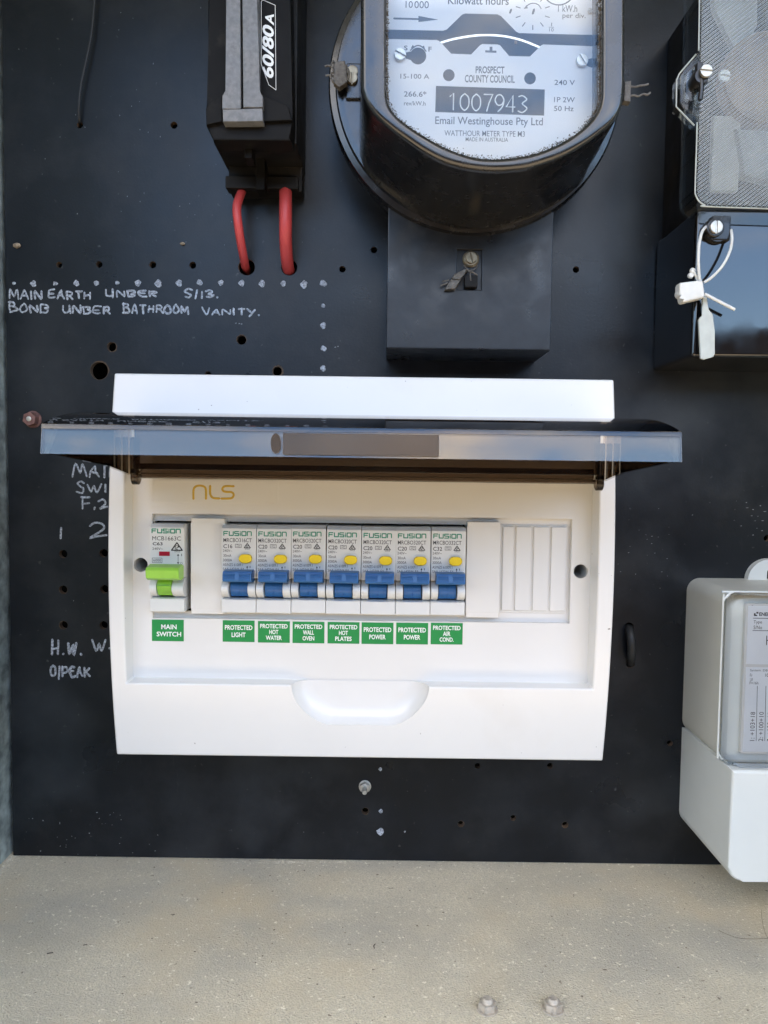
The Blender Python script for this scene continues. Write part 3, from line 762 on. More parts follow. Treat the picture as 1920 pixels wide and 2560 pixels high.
def lettering_rcbo(x, model, amp):
    mb = MB(); h = HF+.06
    def pz(y): return BZT-(y-1313)*.2073
    def pxx(p): return x+(p-555)*.2068
    def T(s_, a, c, y0, y1, bold=0.0): mb.text(s_, pxx(a), pxx(c), pz(y1), pz(y0), h, bold=bold)
    T(model, 560, 631, 1345.5, 1355.5, .003); T(amp, 560, 582.5, 1361, 1371, .012)
    T('240V~', 559, 582, 1374, 1380.5); T('30mA', 560, 580, 1386, 1393); T('3000A', 559, 582, 1397.5, 1404.5)
    T('AS/NZS 61009.1', 559, 609, 1409, 1416); T('SAA-142346-EA', 559, 613, 1420, 1427)
    T('5453', 614, 626, 1370.5, 1374)
    rcm(mb, pxx(620), pz(1364.5), 1.65, h)
    a0, a1, c0, c1 = pxx(590), pxx(605), pz(1369), pz(1360.5)
    for p_, q_ in (((a0, c0), (a1, c0)), ((a1, c0), (a1, c1)), ((a1, c1), (a0, c1)), ((a0, c1), (a0, c0))): mb.stroke([p_, q_], .1, h, rise=.03)
    for dz in (-.35, .4):
        mb.stroke([(a0+.6+i*.24, (c0+c1)/2+dz+.22*math.sin(i*.8)) for i in range(9)], .09, h, rise=.03)
    mb.stroke([(pxx(620), pz(1427)), (pxx(620), pz(1419))], .12, h, rise=.03)
    mb.poly([(pxx(617.6), pz(1419.5)), (pxx(622.4), pz(1419.5)), (pxx(620), pz(1414.5))], h+.02)
    T('I', 626.5, 628, 1415, 1420)
    return mb
GR = 'blue-toggle circuit breakers in the white enclosure'
brk_lab = ['white breaker with blue toggle above the green label reading PROTECTED LIGHT',
           'white breaker with blue toggle above the green label reading PROTECTED HOT WATER',
           'white breaker with blue toggle above the green label reading PROTECTED WALL OVEN',
           'white breaker with blue toggle above the green label reading PROTECTED HOT PLATES',
           'blue-toggle breaker over the left PROTECTED POWER label, beside the hot plates breaker',
           'blue-toggle breaker over the right PROTECTED POWER label, beside the air cond. breaker',
           'white breaker with blue toggle above the green label reading PROTECTED AIR COND.']
x0, x1 = BX+.12, BX+BW-.12
proto = thing('circuit_breaker', brk_lab[0], 'circuit breaker', (BX+BW/2, 50, BZB), GR)
s0, s1 = BX+3.9, BX+14.0
parts = []
parts.append(body_mesh(x0, x1, s0, s1).build('body', M['brk'], proto, smooth=30))
mb = MB()
tb = [(72, -58.2), (79, -58.8), (84.6, -57.8), (85.6, -56.8), (85.0, -53.6), (84.0, -52.5), (78, -52.2), (72, -53.2)]
mb.xprism(tb, BX+2.4, BX+17.15, bev=.35)
for k in range(5):
    z = -53.9-k*.78; mb.box(BX+2.9, BX+8.7, 84.6, 85.75, z-.2, z+.2, bev=.1, seg=1); mb.box(BX+10.8, BX+16.6, 84.6, 85.75, z-.2, z+.2, bev=.1, seg=1)
barrel = [(68, -57)]+[(70.6+4.6*math.sin(math.pi*(.12+.7*i/8)), -57.6-9.4*i/8) for i in range(9)]+[(66, -67.2)]
mb.xprism(barrel, s0+.5, s1-.5, bev=.15)
mb.stroke([(BX+9, -60.5), (BX+9, -66.2)], .12, 74.6, rise=.5)
parts.append(mb.build('toggle', M['blue'], proto, smooth=30))
mb = MB(); mb.box(s0+.05, s1-.05, 60, 66, -68.1, -57.4); parts.append(mb.build('toggle_slot_shade', M['shade_black'], proto))  # black block paints the shade inside the slot
def tb_at(px): return BX+(px-555)*.2068
mb = MB(); mb.prism(rrect(tb_at(600.5), tb_at(632.5), -48.9, -44.5, 1.9), 74, 78.2, bev=.6, seg=3); parts.append(mb.build('test_button', M['yellow'], proto))
mb = MB(); fusion(mb, tb_at(561), tb_at(630), BZT-5.35, BZT-3.3, HF+.02, .27); parts.append(mb.build('logo', M['green_ink'], proto))
let = lettering_rcbo(BX, 'MRCBO316CT', 'C16').build('lettering', M['ink'], proto, smooth=0)
l20 = lettering_rcbo(BX, 'MRCBO320CT', 'C20').build('lettering', M['ink'], proto, smooth=0)
l32 = lettering_rcbo(BX, 'MRCBO332CT', 'C32').build('lettering', M['ink'], proto, smooth=0)
me20, me32 = l20.data, l32.data
bpy.data.objects.remove(l20); bpy.data.objects.remove(l32)
for i in range(1, 7):
    r = proto.copy(); COL.objects.link(r); r.location.x += BW*i*S; r.location.z += random.uniform(-.25, .2)*S; r['label'] = brk_lab[i]
    r.location.y += random.uniform(-.3, .3)*S; r.rotation_euler.y = math.radians(random.uniform(-.25, .25))
    for p in parts:
        c = p.copy(); c.parent = r; COL.objects.link(c)
    c = let.copy(); c.data = me32 if i == 6 else me20; c.parent = r; COL.objects.link(c)
# main switch
MX0, MX1 = -121.5, -103.6
ms = thing('main_switch', 'white main switch with a lime green toggle above the MAIN SWITCH label', 'main switch', (-112.5, 50, BZB))
body_mesh(MX0, MX1, MX0+3.7, MX1-6.1).build('body', M['brk'], ms, smooth=30)
mb = MB()
mb.xprism([(80.5, -57), (84, -57.4), (88.5, -56.8), (90.6, -55.6), (91.4, -51.6), (90.4, -50.3), (84, -49.2), (80.5, -50)], -119.4, -102.6, bev=.7, seg=3); mb.box(-118, -109.7, 72, 82, -57, -52, bev=.3)
mb.xprism([(68, -56.5)]+[(72+5.6*math.sin(math.pi*(.15+.7*i/8)), -56.8-10*i/8) for i in range(9)]+[(66, -67.4)], MX0+4.0, MX1-6.4, bev=.2)
mb.box(MX0+4.1, MX1-6.5, 76.9, 78.3, -62.2, -61.2, bev=.2)
mb.build('toggle', M['green'], ms, smooth=30)
mb = MB(); mb.box(MX0+3.75, MX1-6.15, 60, 66, -68.1, -57.4); mb.build('toggle_slot_shade', M['shade_black'], ms)  # black block for the slot's shade, as on the breakers
def mx_(p): return MX0+(p-374)*.2068
def mz_(y): return -29.2-(y-1308)*.2073
mb = MB(); mb.box(mx_(397), mx_(424), 75, HF+.15, mz_(1389), mz_(1378), bev=.1); mb.build('indicator_flag', M['red'], ms)
mb = MB(); fusion(mb, mx_(379.5), mx_(450.5), mz_(1331), mz_(1321.5), HF+.02, .3); mb.build('logo', M['green_ink'], ms)
mb = MB(); h = HF+.06
for s_, a, c, y0, y1, bo in (('MCB1663C', 380, 452, 1339.5, 1350, 0), ('C63', 381, 406, 1354.5, 1362.5, .02), ('240V~', 380, 407, 1368, 1374, 0), ('5453', 436, 450, 1376, 1379.5, 0),
                         ('6000', 382.5, 402, 1397, 1403.5, 0), ('I', 453, 454.5, 1383, 1389, 0), ('O', 450.5, 456, 1404, 1410, 0)):
    mb.text(s_, mx_(a), mx_(c), mz_(y1), mz_(y0), h, bold=bo)
rcm(mb, mx_(442), mz_(1366), 2.8, h)
a0, a1, c0, c1 = mx_(380), mx_(404.5), mz_(1406), mz_(1394.5)
for p_, q_ in (((a0, c0), (a1, c0)), ((a1, c0), (a1, c1)), ((a1, c1), (a0, c1)), ((a0, c1), (a0, c0))): mb.stroke([p_, q_], .1, h, rise=.03)
mb.stroke([(mx_(445), mz_(1387)), (mx_(445), mz_(1406))], .12, h, rise=.03)
mb.poly([(mx_(442), mz_(1388)), (mx_(448), mz_(1388)), (mx_(445), mz_(1383))], h+.02); mb.poly([(mx_(442), mz_(1404.5)), (mx_(445), mz_(1409.5)), (mx_(448), mz_(1404.5))], h+.02)
mb.build('lettering', M['ink'], ms, smooth=0)

# ------------------------------------------------------------------ service fuse with red cables
fz = thing('service_fuse', 'black service fuse holder marked 60/80A with red cables below it', 'fuse', (-80, 0, 170))
hb = 46
fx0, fx1, fzb = WX(533, 357, hb), WX(742, 360, hb), WZ(640, 359, hb)
mb = MB(); mb.box(fx0, fx1, 0, hb, fzb, 330, bev=.8)
sh0, sh1, shz = WX(571, 452, 14), WX(747, 455, 14), WZ(660, 478, 14)
mb.box(sh0, sh1+2, 0, 14, shz, fzb+1, bev=1); mb.box(sh0-1, sh1, 8, 18, shz+.2, WZ(660, 440, 18), bev=.6)
mb.build('base', M['bake_dull'], fz)
mb = MB(); hc = 60
mb.prism([W(*p, hc) for p in ((519, -60), (523, 258), (514, 272), (515, 313), (533, 350), (727, 352), (731, 300), (731, 268), (726, -60))], hb-1, hc, bev=1.2)
mb.box(WX(612, 370, hb+2), WX(631, 370, hb+2), hb-8, hb+3, WZ(620, 395, hb+3), fzb+4, bev=.5)
mb.box(WX(640, 440, 26), WX(662, 440, 26), 14, 26, WZ(650, 474, 26), fzb+3, bev=.5)
mb.build('carrier', M['bake_black'], fz)
mb = MB()
mb.prism([W(*p, 67) for p in ((564, -60), (566, 228), (555, 238), (555, 272), (602, 272), (600, -60))], hc-1, 67, bev=.5)
mb.prism([W(*p, 67) for p in ((605, -60), (608, 268), (657, 268), (657, 238), (647, 228), (643, -60))], hc-1, 67, bev=.5)
mb.prism([W(*p, 66.6) for p in ((556, 273), (656, 270), (657, 303), (557, 304))], hc-1, 66.6, bev=.5)
mb.build('grip_bar', M['dusty'], fz)
for ps in (((523, 258), (555, 238), (555, 303), (516, 312), (514, 272)), ((657, 238), (719, 264), (730, 300), (657, 303))):
    mb = MB(); mb.prism([W(*p, 63) for p in ps], hc-1, 63, bev=.6)     # sloping shoulders either side of the grip
    mb.build('shoulder', M['bake_black'], fz)
mb = MB(); hh = hc+.5
lp = [(653, 3), (658, 0), (688, 13), (688, 20), (690, 225), (672, 212), (653, 160)]
mb.prism([W(*p, hh) for p in lp], hc-.2, hh)
la = mb.build('rating_label', M['bake_black'], fz, smooth=0)
mb = MB()
cs = [W(*p, hh) for p in lp]
for p_, q_ in zip(cs, cs[1:]+cs[:1]): mb.stroke([p_, q_], .14, hh, rise=.04)
(xa, za), (xb, zb) = W(655, 195, hh), W(685, 62, hh)
wd = za-zb
cx_, cz_ = (xa+xb)/2, (za+zb)/2
mb.text('60/80', cx_-abs(zb-za)/2, cx_+abs(zb-za)/2, cz_-(xb-xa)/2, cz_+(xb-xa)/2, hh+.1, bold=.03, rot=90, shear=.25)
(xa, za), (xb, zb) = W(663, 64, hh), W(685, 36, hh)
cx_, cz_ = (xa+xb)/2, (za+zb)/2
mb.text('A', cx_-abs(zb-za)/2, cx_+abs(zb-za)/2, cz_-(xb-xa)/2, cz_+(xb-xa)/2, hh+.1, bold=.03, rot=90, shear=.25)
mb.build('lettering', M['white_ink'], la, smooth=0)
def cable(name, pts, r, m_, label, cat, group=None, n=16):
    P3 = [(W(px, py, h_)[0], h_, W(px, py, h_)[1]) for px, py, h_ in pts]
    mb = MB(); mb.tube(smoothline(P3, 6), r, n=n)
    return tag(mb.build(name, m_, loc=(P3[0][0], -P3[0][1], P3[0][2])), label, cat, group)
cable('cable', [(612, 462, 8), (600, 490, 15), (592, 520, 19), (596, 565, 19), (603, 610, 14), (610, 648, 6), (614, 668, -3), (618, 678, -14)], 2.55, M['redcable'],
      'thinner red cable curving from the fuse holder into the left hole', 'cable', 'red cables below the fuse')
cable('cable', [(713, 455, 10), (714, 490, 16), (714, 540, 18), (714, 590, 16), (716, 630, 10), (719, 660, 3), (722, 676, -4), (724, 690, -16)], 3.7, M['redcable'],
      'thicker red cable dropping straight from the fuse holder into the right hole', 'cable', 'red cables below the fuse')
cable('cable', [(1572, 1566, -9), (1573, 1574, 1), (1577, 1592, 5.5), (1579, 1620, 6), (1578, 1642, 3), (1577, 1655, -3), (1576, 1662, -12)], 2.7, M['blackcable'],
      'short loop of black cable between two holes right of the white enclosure', 'cable')
cable('wire', [(238, -20, 4), (234, 30, 4), (228, 90, 4), (216, 150, 4), (204, 205, 4), (198, 250, 4), (197, 285, 3), (199, 305, 1), (201, 315, -8)], .75, M['blackcable'],
      'thin black wire hanging into the hole at the upper left', 'wire', n=8)

# ------------------------------------------------------------------ screws, bolts
def slot_screw(mb, x, h, z, r, ang, hgt=1.6):
    """cheese head with a cut slot"""
    a = math.radians(ang); w_ = r*.13
    for sgn in (1, -1):
        pts = []
        t0 = math.asin(w_/r)
        for k in range(15):
            t = t0+(math.pi-2*t0)*k/14
            pts.append((r*math.cos(t), sgn*r*math.sin(t)))
        pts = [(x+p*math.cos(a)-q_*math.sin(a), z+p*math.sin(a)+q_*math.cos(a)) for p, q_ in pts]
        mb.prism(pts, h, h+hgt, bev=r*.12)
    mb.lathe((x, h, z), [(r*.98, 0), (r*.98, hgt*.45)], n=28)
def hexnut(mb, x, h, z, r, hgt, axis='h', rot=0):
    pts = [(r*math.cos(math.radians(rot)+k*math.pi/3), r*math.sin(math.radians(rot)+k*math.pi/3)) for k in range(6)]
    if axis == 'h': mb.prism([(x+p, z+q_) for p, q_ in pts], h, h+hgt, bev=r*.12)
    else:
        t = MB(); t.prism(pts, 0, hgt, bev=r*.12)
        mb.add([(x+v[0], -h+v[2], z-v[1]) for v in t.v], t.f)
x, z = W(72, 1047, 6)
o = thing('hex_bolt', 'rusty hex bolt in the board near its left edge, beside the raised door', 'bolt', (x, 0, z))
mb = MB(); hexnut(mb, x, .5, z, 4.3, 5.5, rot=20); mb.lathe((x, 0, z), [(5.2, 0), (5.2, .6), (4.6, .8)], n=24); mb.build('head', M['rust'], o)
mb = MB(); mb.lathe((x, 6, z), [(1.6, -.4), (1.5, .3), (.8, .6)], n=16); mb.build('stud', M['zinc'], o)
x, z = W(912, 1972, 4)
o = thing('hex_bolt', 'pale zinc hex bolt in the board just below the white enclosure', 'bolt', (x, 0, z))
mb = MB(); mb.lathe((x, 0, z), [(3.9, 0), (3.9, .6), (3.5, .8)], n=20); hexnut(mb, x, .6, z, 3.4, 3.2, rot=30); mb.build('head', M['zinc'], o)
mb = MB(); mb.lathe((x, 3.6, z), [(1.5, 0), (1.5, 6), (1.1, 6.5)], n=16); mb.build('stud', M['zinc'], o)
for i, (px, py, lb) in enumerate(((1218, 2524, 'left of the two nutted bolts standing at the front of the beige shelf'), (1382, 2524, 'right of the two nutted bolts standing at the front of the beige shelf'))):
    x, y = WF(px, py); o = thing('nutted_bolt', lb, 'bolt', (x, -y, SHELF_Z), 'nutted bolts on the shelf')
    mb = MB(); mb.lathe((x, -y, SHELF_Z), [(4.9, 0), (4.9, .5), (4.5, .7)], axis='z', n=24); mb.build('washer', M['dullzinc'], o)
    mb = MB(); hexnut(mb, x, -y, SHELF_Z+.6, 4.3, 3.2, axis='z', rot=10+25*i); mb.build('nut', M['dullzinc'], o)
    mb = MB(); pr = []
    for k in range(3): pr += [(2.7, 3.2+k*.7), (2.3, 3.55+k*.7)]
    mb.lathe((x, -y, SHELF_Z), pr+[(1.9, 5.6)], axis='z', n=16); mb.build('stud', M['dullzinc'], o)
# lumps of dried mud
for px, py, r, lb in ((42, 614, 2.6, 'brown lump of dried mud stuck to the board at the far left'), (456, 609, 1.5, 'small pale lump of dried mud between the fuse and the left holes')):
    b = bmesh.new(); bmesh.ops.create_icosphere(b, subdivisions=2, radius=r)
    x, z = W(px, py, 1)
    for v in b.verts: v.co = Vector((x+v.co.x*random.uniform(.7, 1.15), -max(-.1, .8+v.co.y*.6*random.uniform(.7, 1.1)), z+v.co.z*.6*random.uniform(.75, 1.2)))
    mb = MB(); mb.bm(b); tag(mb.build('mud_lump', M['chip'], loc=(x, 0, z), smooth=0), lb, 'dried mud', 'lumps of mud on the board')

# ------------------------------------------------------------------ watt-hour meter
HM, HP = 122, 105
bc = W(1187, 216, 46)
mt_ = thing('electricity_meter', 'black round-backed electricity meter with a white dial reading 1007943', 'electricity meter', (bc[0], 0, bc[1]-79))
mb = MB()
mb.lathe((bc[0], 0, bc[1]), [(58, 0), (71, 0), (73, 33), (77.5, 36), (79.2, 38), (79.2, 45.5), (78.3, 47.5), (75.4, 48.2), (74.6, 50.4), (71, 51)], n=96)
mb.build('base', M['mcover'], mt_, smooth=40)
left = [(903, -90), (903, 190), (906, 226), (916, 255), (939, 286), (974, 318), (1017, 350), (1060, 379), (1104, 402), (1147, 416), (1200, 425)]
right = [(1247, 427), (1290, 424), (1334, 416), (1406, 391), (1464, 359), (1507, 327), (1536, 301), (1556, 266), (1562, 226), (1564, 180), (1564, -90)]
OUT = [W(*p, HM) for p in left+right]
il = [(966, -95), (966, 190), (968, 240), (976, 266), (996, 291), (1031, 318), (1075, 345), (1118, 368), (1176, 388), (1215, 394)]
ir = [(1255, 394), (1300, 389), (1350, 377), (1412, 350), (1460, 316), (1488, 285), (1503, 250), (1506, 190), (1506, -95)]
INN = [W(*p, HM) for p in il+ir]
def dense(pl, n):
    P_ = [Vector(p) for p in smoothline(pl, 6)]
    L_ = [0]
    for a, c in zip(P_, P_[1:]): L_.append(L_[-1]+(c-a).length)
    o = []
    j = 0
    for i in range(n):
        d = L_[-1]*i/(n-1)
        while j < len(L_)-2 and L_[j+1] < d: j += 1
        t = (d-L_[j])/max(1e-6, L_[j+1]-L_[j]); q_ = P_[j].lerp(P_[j+1], min(1, t)); o.append((q_.x, q_.y))
    return o
O_, I_ = dense(OUT, 120), dense(INN, 120)
cxm = sum(p[0] for p in O_)/120
mb = MB(); vs = []
def ringpt(o, i, t, e=0): return (o[0]+(i[0]-o[0])*t, o[1]+(i[1]-o[1])*t)
cc = Vector((W(1233, 150, HM)))
def grow(p, k):
    v = Vector(p)-cc
    return tuple(cc+v*(1+k/max(v.length, 1)))
prof = [(O_, 3.2, 49), (O_, 2.6, 56), (O_, 1.2, 80), (O_, .3, HM-4), (O_, 0, HM-2), (O_, -.7, HM-.6), (O_, -2.2, HM), (I_, 2.0, HM), (I_, .5, HM-.6), (I_, 0, HM-2), (I_, 0, HP-2)]
for base_, g, h in prof:
    for p in base_:
        a = grow(p, g); vs.append((a[0], -h, a[1]))
fs = [(j*120+k, j*120+k+1, (j+1)*120+k+1, (j+1)*120+k) for j in range(len(prof)-1) for k in range(119)]
mb.add(vs, fs)
mb.build('cover', M['mcover'], mt_, smooth=50)
# band of grime round the inside of the window
mb = MB()
for _ in range(2600):
    k = random.randint(0, 118); t = random.random(); p = Vector(I_[k]).lerp(Vector(I_[k+1]), t)
    zr = (cc.y-p.y)/60
    d = abs(random.gauss(0, .95 if zr > .3 else .5)); v = (cc-p).normalized() if zr > .55 else Vector((1 if p.x < cc.x else -1, 0)).lerp((cc-p).normalized(), max(0, zr))
    q_ = p+v*d; r = random.uniform(.15, .42); a = random.uniform(0, 6); hh = HM-2.5-random.uniform(0, 2.5)
    mb.add([(q_.x+r*math.cos(a+i*2.1), -hh, q_.y+r*math.sin(a+i*2.1)) for i in range(3)]+[(q_.x, -hh-r, q_.y)], [(0, 1, 3), (1, 2, 3), (2, 0, 3)])
mb.build('grime', M['grime'], mt_, smooth=0)
mb = MB(); mb.prism([grow(p, -.1) for p in I_], HM-6.4, HM-4.8)
mb.build('window', M['glass'], mt_, smooth=0)
mb = MB(); mb.prism([grow(p, .6) for p in I_], HP-2, HP)
dial = mb.build('dial_plate', M['dial'], mt_, smooth=0)
def D(px, py): return W(px, py, HP)
mb = MB()
band = [(960, 74), (1108, 77), (1117, 74), (1155, 37), (1163, 34), (1243, 36), (1252, 40), (1290, 79), (1298, 83), (1500, 88), (1500, 116), (1358, 111), (1352, 114), (1325, 141), (1273, 140),
        (1250, 113), (1244, 111), (1206, 110), (1200, 113), (1178, 136), (1128, 134), (1099, 103), (1092, 100), (960, 97)]
mb.prism([D(*p) for p in band], HP-.5, HP+.08)
for px, py, r in ((1122, 188, 13.5), (1325, 196, 13.5), (1045, 140, 19)):
    x, z = D(px, py); mb.prism(circle(x, z, r*.2, 28), HP-.5, HP+.08)
mb.prism([D(1012, 132), D(1030, 128), D(1032, 152), D(1014, 146)], HP-.5, HP+.06)
mb.prism([D(1464, 150), D(1482, 145), D(1482, 170), D(1466, 164)], HP-.5, HP+.07)
mb.prism([D(1090, 215), D(1362, 224), D(1360, 289), D(1088, 280)], HP-.5, HP+.1)
mb.build('dark_window', M['ink'], dial, smooth=0)
mb = MB()
arc = smoothline([D(1103, 107), D(1140, 97), D(1195, 89), D(1250, 90), D(1300, 100), (D(1347, 118))], 6)
mb.stroke(arc, .62, HP+.1, rise=.3)
mb.build('rotor_disc', M['bright'], dial)
mb = MB(); a = D(1286, 103); mb.prism(rect(a[0], a[0]+1.2, a[1]-1.4, a[1]), HP, HP+.5); mb.build('rotor_mark', M['copper'], dial)
mb = MB()
def T(s_, x0_, x1_, y0_, y1_, bold=0.0, shear=0.0):
    cx_, cy_ = (x0_+x1_)/2, (y0_+y1_)/2
    a = D(x0_, cy_)[0]; c = D(x1_, cy_)[0]; zz0 = D(cx_, y1_)[1]; zz1 = D(cx_, y0_)[1]
    mb.text(s_, a, c, zz0, zz1, HP+.08, bold=bold, shear=shear)
T('10', 1014, 1032, 3, 20); T('000', 1036, 1072, 3, 21)
T('Kilowatt hours', 1120, 1272, -9, 12, .012)
T('1 kW.h', 1395, 1443, 13, 30, .008); T('per div.', 1406, 1464, 33, 49, .008)
T('1', 1378, 1380, 57, 66); T('10', 1373, 1384, 70, 79)
T('PROSPECT', 1189, 1261, 166, 184, .02); T('COUNTY COUNCIL', 1162, 1287, 188, 207, .02)
T('15-100 A', 1001, 1073, 185, 197, .004); T('266.6*', 1010, 1066, 228, 242, .008); T('rev/kW.h', 1010, 1064, 253, 264, .004)
T('240 V', 1386, 1437, 200, 213, .006); T('1P 2W', 1385, 1437, 243, 256, .006); T('50 Hz', 1385, 1434, 265, 278, .006)
T('Email Westinghouse Pty Ltd', 1088, 1357, 293, 318, .006); T('WATTHOUR METER TYPE M3', 1111, 1312, 327, 341, .002); T('MADE IN AUSTRALIA', 1164, 1270, 344, 354, .004)
T('S', 1010, 1019, 114, 126, .02); T('F', 1071, 1079, 117, 129, .02)
mb.prism([D(1213, 126), D(1241, 127), D(1241, 132), D(1213, 131)], HP-.3, HP+.08); mb.prism([D(1224, 117), D(1231, 117), D(1231, 126.4), D(1224, 126.4)], HP-.3, HP+.08)
mb.stroke([D(985, 46), D(1048, 48)], .42, HP, rise=.08); mb.prism([D(1046, 40), D(1095, 49), D(1046, 55)], HP-.3, HP+.08)
mb.stroke(smoothline([D(1026, 126), D(1036, 117), D(1045, 114), D(1055, 117), D(1065, 128)], 4), .3, HP, rise=.08)
mb.prism([D(1027, 121), D(1032, 112), D(1037, 119)], HP-.3, HP+.08); mb.prism([D(1054, 118), D(1060, 114), D(1063, 124)], HP-.3, HP+.08)
for k in range(10):
    a = math.radians(90+36*k); c_, s__ = math.cos(a), math.sin(a)
    if k in (0,): continue
    mb.stroke([D(1332+33*c_, 30-33*s__), D(1332+44*c_, 30-44*s__)], .22, HP, rise=.08)
mb.stroke([D(1275, 32), D(1278, 24)], .45, HP, rise=.08); mb.stroke([D(1332, 34), D(1335, 24)], .5, HP, rise=.3)
mb.stroke(smoothline([D(1313, 20), D(1322, 11), D(1334, 8), D(1346, 12), D(1353, 22)], 4), .22, HP, rise=.08); mb.prism([D(1309, 22), D(1317, 12), D(1319, 21)], HP-.3, HP+.08)
x, z = D(1397, -30); mb.stroke([(x+7.6*math.cos(t), z+7.6*math.sin(t)) for t in [math.pi*1.15+i*math.pi*.7/14 for i in range(15)]], .3, HP, rise=.08)
mb.stroke([D(1372, 68), D(1385, 68)], .1, HP, rise=.08)
mb.build('lettering', M['grey_ink'], dial, smooth=0)
DG = {'1': [[(.15, .8), (.55, 1), (.55, 0)]], '0': [[(.5, 1), (.1, .8), (0, .5), (.1, .2), (.5, 0), (.9, .2), (1, .5), (.9, .8), (.5, 1)]], '7': [[(0, 1), (1, 1), (.6, .5), (.35, 0)]],
      '9': [[(1, .65), (.75, .42), (.3, .4), (0, .68), (.25, .97), (.7, .98), (1, .7), (.85, .3), (.35, 0)]], '4': [[(.75, 0), (.75, 1), (0, .3), (1, .3)]],
      '3': [[(.05, .95), (.5, 1), (.95, .78), (.45, .53), (1, .25), (.5, 0), (.0, .08)]]}
mb = MB(); xx = [1122, 1151, 1180, 1210, 1238, 1266, 1296]
for c, px in zip('1007943', xx):
    dy = (px-1122)*.042; (xa, z1_), (xb, z0_) = D(px, 233+dy*.9), D(px+21, 275+dy*.9)
    for st in DG[c]:
        pts = [(xa+a*(xb-xa), z0_+bb*(z1_-z0_)) for a, bb in st]
        mb.stroke(pts if c in '14' or c == '7' else smoothline(pts, 4), .3, HP+.1, rise=.1)
mb.build('number', M['white_ink'], dial)
for px, py, ang in ((1000, 139, -28), (1454, 154, -55)):
    x, z = D(px, py); mb = MB(); slot_screw(mb, x, HP+.3, z, 2.8, ang, 1.6); mb.build('screw', M['zinc'], dial)
x, z = D(1474, 29); mb = MB(); slot_screw(mb, x, HP+.1, z, 1.1, 20, 1); mb.build('screw', M['zinc'], dial)
# terminal cover below, and side screws
TX0, TX1, TZ0 = WX(966, 870, 45), WX(1376, 875, 45), WZ(1170, 873, 45)
mb = MB()
b = plate(rect(TX0, TX1, TZ0, WZ(1170, 490, 45)), [rect(WX(1142, 640, 45), WX(1205, 640, 45), WZ(1170, 724, 45), WZ(1170, 624, 45))], 42, 45)
bmesh.ops.bevel(b, geom=[e for e in b.edges if all(abs(v.co.y+45) < .01 for v in e.verts) and len(e.link_faces) == 2 and e.calc_face_angle(0) > 1], offset=.7, segments=2, affect='EDGES', profile=.5)
mb.bm(b)
zt = WZ(1170, 490, 45)
for a in ((TX0, TX0+2.5, TZ0, zt), (TX1-2.5, TX1, TZ0, zt)): mb.box(a[0], a[1], 0, 42.5, a[2], a[3])
mb.box(TX0+2.5, TX1-2.5, 0, 42.5, TZ0, TZ0+2.5)
mb.box(TX0+3, TX1-3, 38, 43.4, TZ0+5, zt)
tcv = mb.build('terminal_cover', M['tcover'], mt_, smooth=30)
x, z = W(1176, 650, 42); mb = MB(); mb.lathe((x, 43, z), [(4.6, 0), (4.6, 1), (3.6, 2)], n=28); slot_screw(mb, x, 44.6, z, 2.9, 105, 2.2); mb.build('screw', M['brass'], tcv)
mb = MB(); mb.box(WX(1160, 715, 44), WX(1192, 715, 44), 43, 48, WZ(1176, 722, 44), WZ(1176, 692, 44), bev=.5); mb.build('screw_boss', M['bake_dull'], tcv)
x, z = W(880, 190, 57)
mb = MB(); mb.box(x-3.6, x+5, 45, 53, z-10, z+9, bev=1.2); mb.build('lug', M['mcover'], mt_)
mb = MB(); slot_screw(mb, x, 53, z, 2.9, 88, 2.6); mb.lathe((x, 53, z+4.2), [(3, 0), (3, .8), (2.4, 1)], n=24); mb.build('screw', M['brass'], mt_)

# lead seals
def lead_seal(label, blocks, wires, r=.55, hh_=40):
    P0 = blocks[0]; x, z = W(P0[0][0], P0[0][1], hh_)
    o = thing('lead_seal', label, 'seal', (x, hh_, z), 'crimped seals on the meter')
    mb = MB()
    for bl in blocks: mb.prism([W(*p, hh_+2) for p in bl], hh_-2.5, hh_+2, bev=.8, seg=2)
    mb.build('body', M['lead'], o)
    for wr in wires:
        pts = [(W(px, py, h_)[0], h_, W(px, py, h_)[1]) for px, py, h_ in wr]
        mb = MB(); mb.tube(smoothline(pts, 5), r, n=8); mb.build('seal_wire', M['lead'], o)
    return o
lead_seal('grey crimped seal on the brass screw at the left of the round meter', [[(833, 153), (862, 150), (868, 180), (868, 205), (848, 218), (833, 205), (836, 180)]],
          [[(866, 165, 58), (872, 180, 60), (870, 200, 59)],
           [(812, 166, 58), (822, 164, 58), (832, 170, 58)], [(814, 189, 58), (824, 188, 58), (836, 192, 58)], [(834, 152, 59), (828, 163, 60), (833, 176, 60), (826, 190, 60), (834, 207, 59)]], hh_=57)
lead_seal('flat grey seal with two twisted wires sticking out right of the round meter', [[(1562, 203), (1579, 200), (1577, 254), (1560, 252)]],
          [[(1576, 216, 82), (1588, 217, 82), (1600, 214, 82), (1611, 213, 82), (1621, 210, 82)], [(1575, 240, 82), (1585, 238, 82), (1596, 241, 82), (1608, 235, 82), (1618, 237, 82), (1626, 231, 82)]], r=.5, hh_=82)
lead_seal('bent grey seal hanging from the screw on the terminal cover under the meter', [[(1146, 680), (1162, 671), (1175, 672), (1158, 684), (1152, 700), (1128, 697), (1136, 685)], [(1128, 697), (1152, 700), (1138, 722), (1112, 724)]],
          [[(1160, 664, 47), (1172, 676, 49), (1184, 682, 49), (1194, 688, 48)], [(1194, 664, 47), (1184, 674, 49), (1170, 678, 49)], [(1106, 703, 48), (1114, 702, 49), (1122, 700, 48)], [(1101, 714, 48), (1110, 711, 48), (1120, 706, 48)], [(1176, 678, 48), (1176, 690, 48), (1177, 702, 48)]], r=.42, hh_=47)

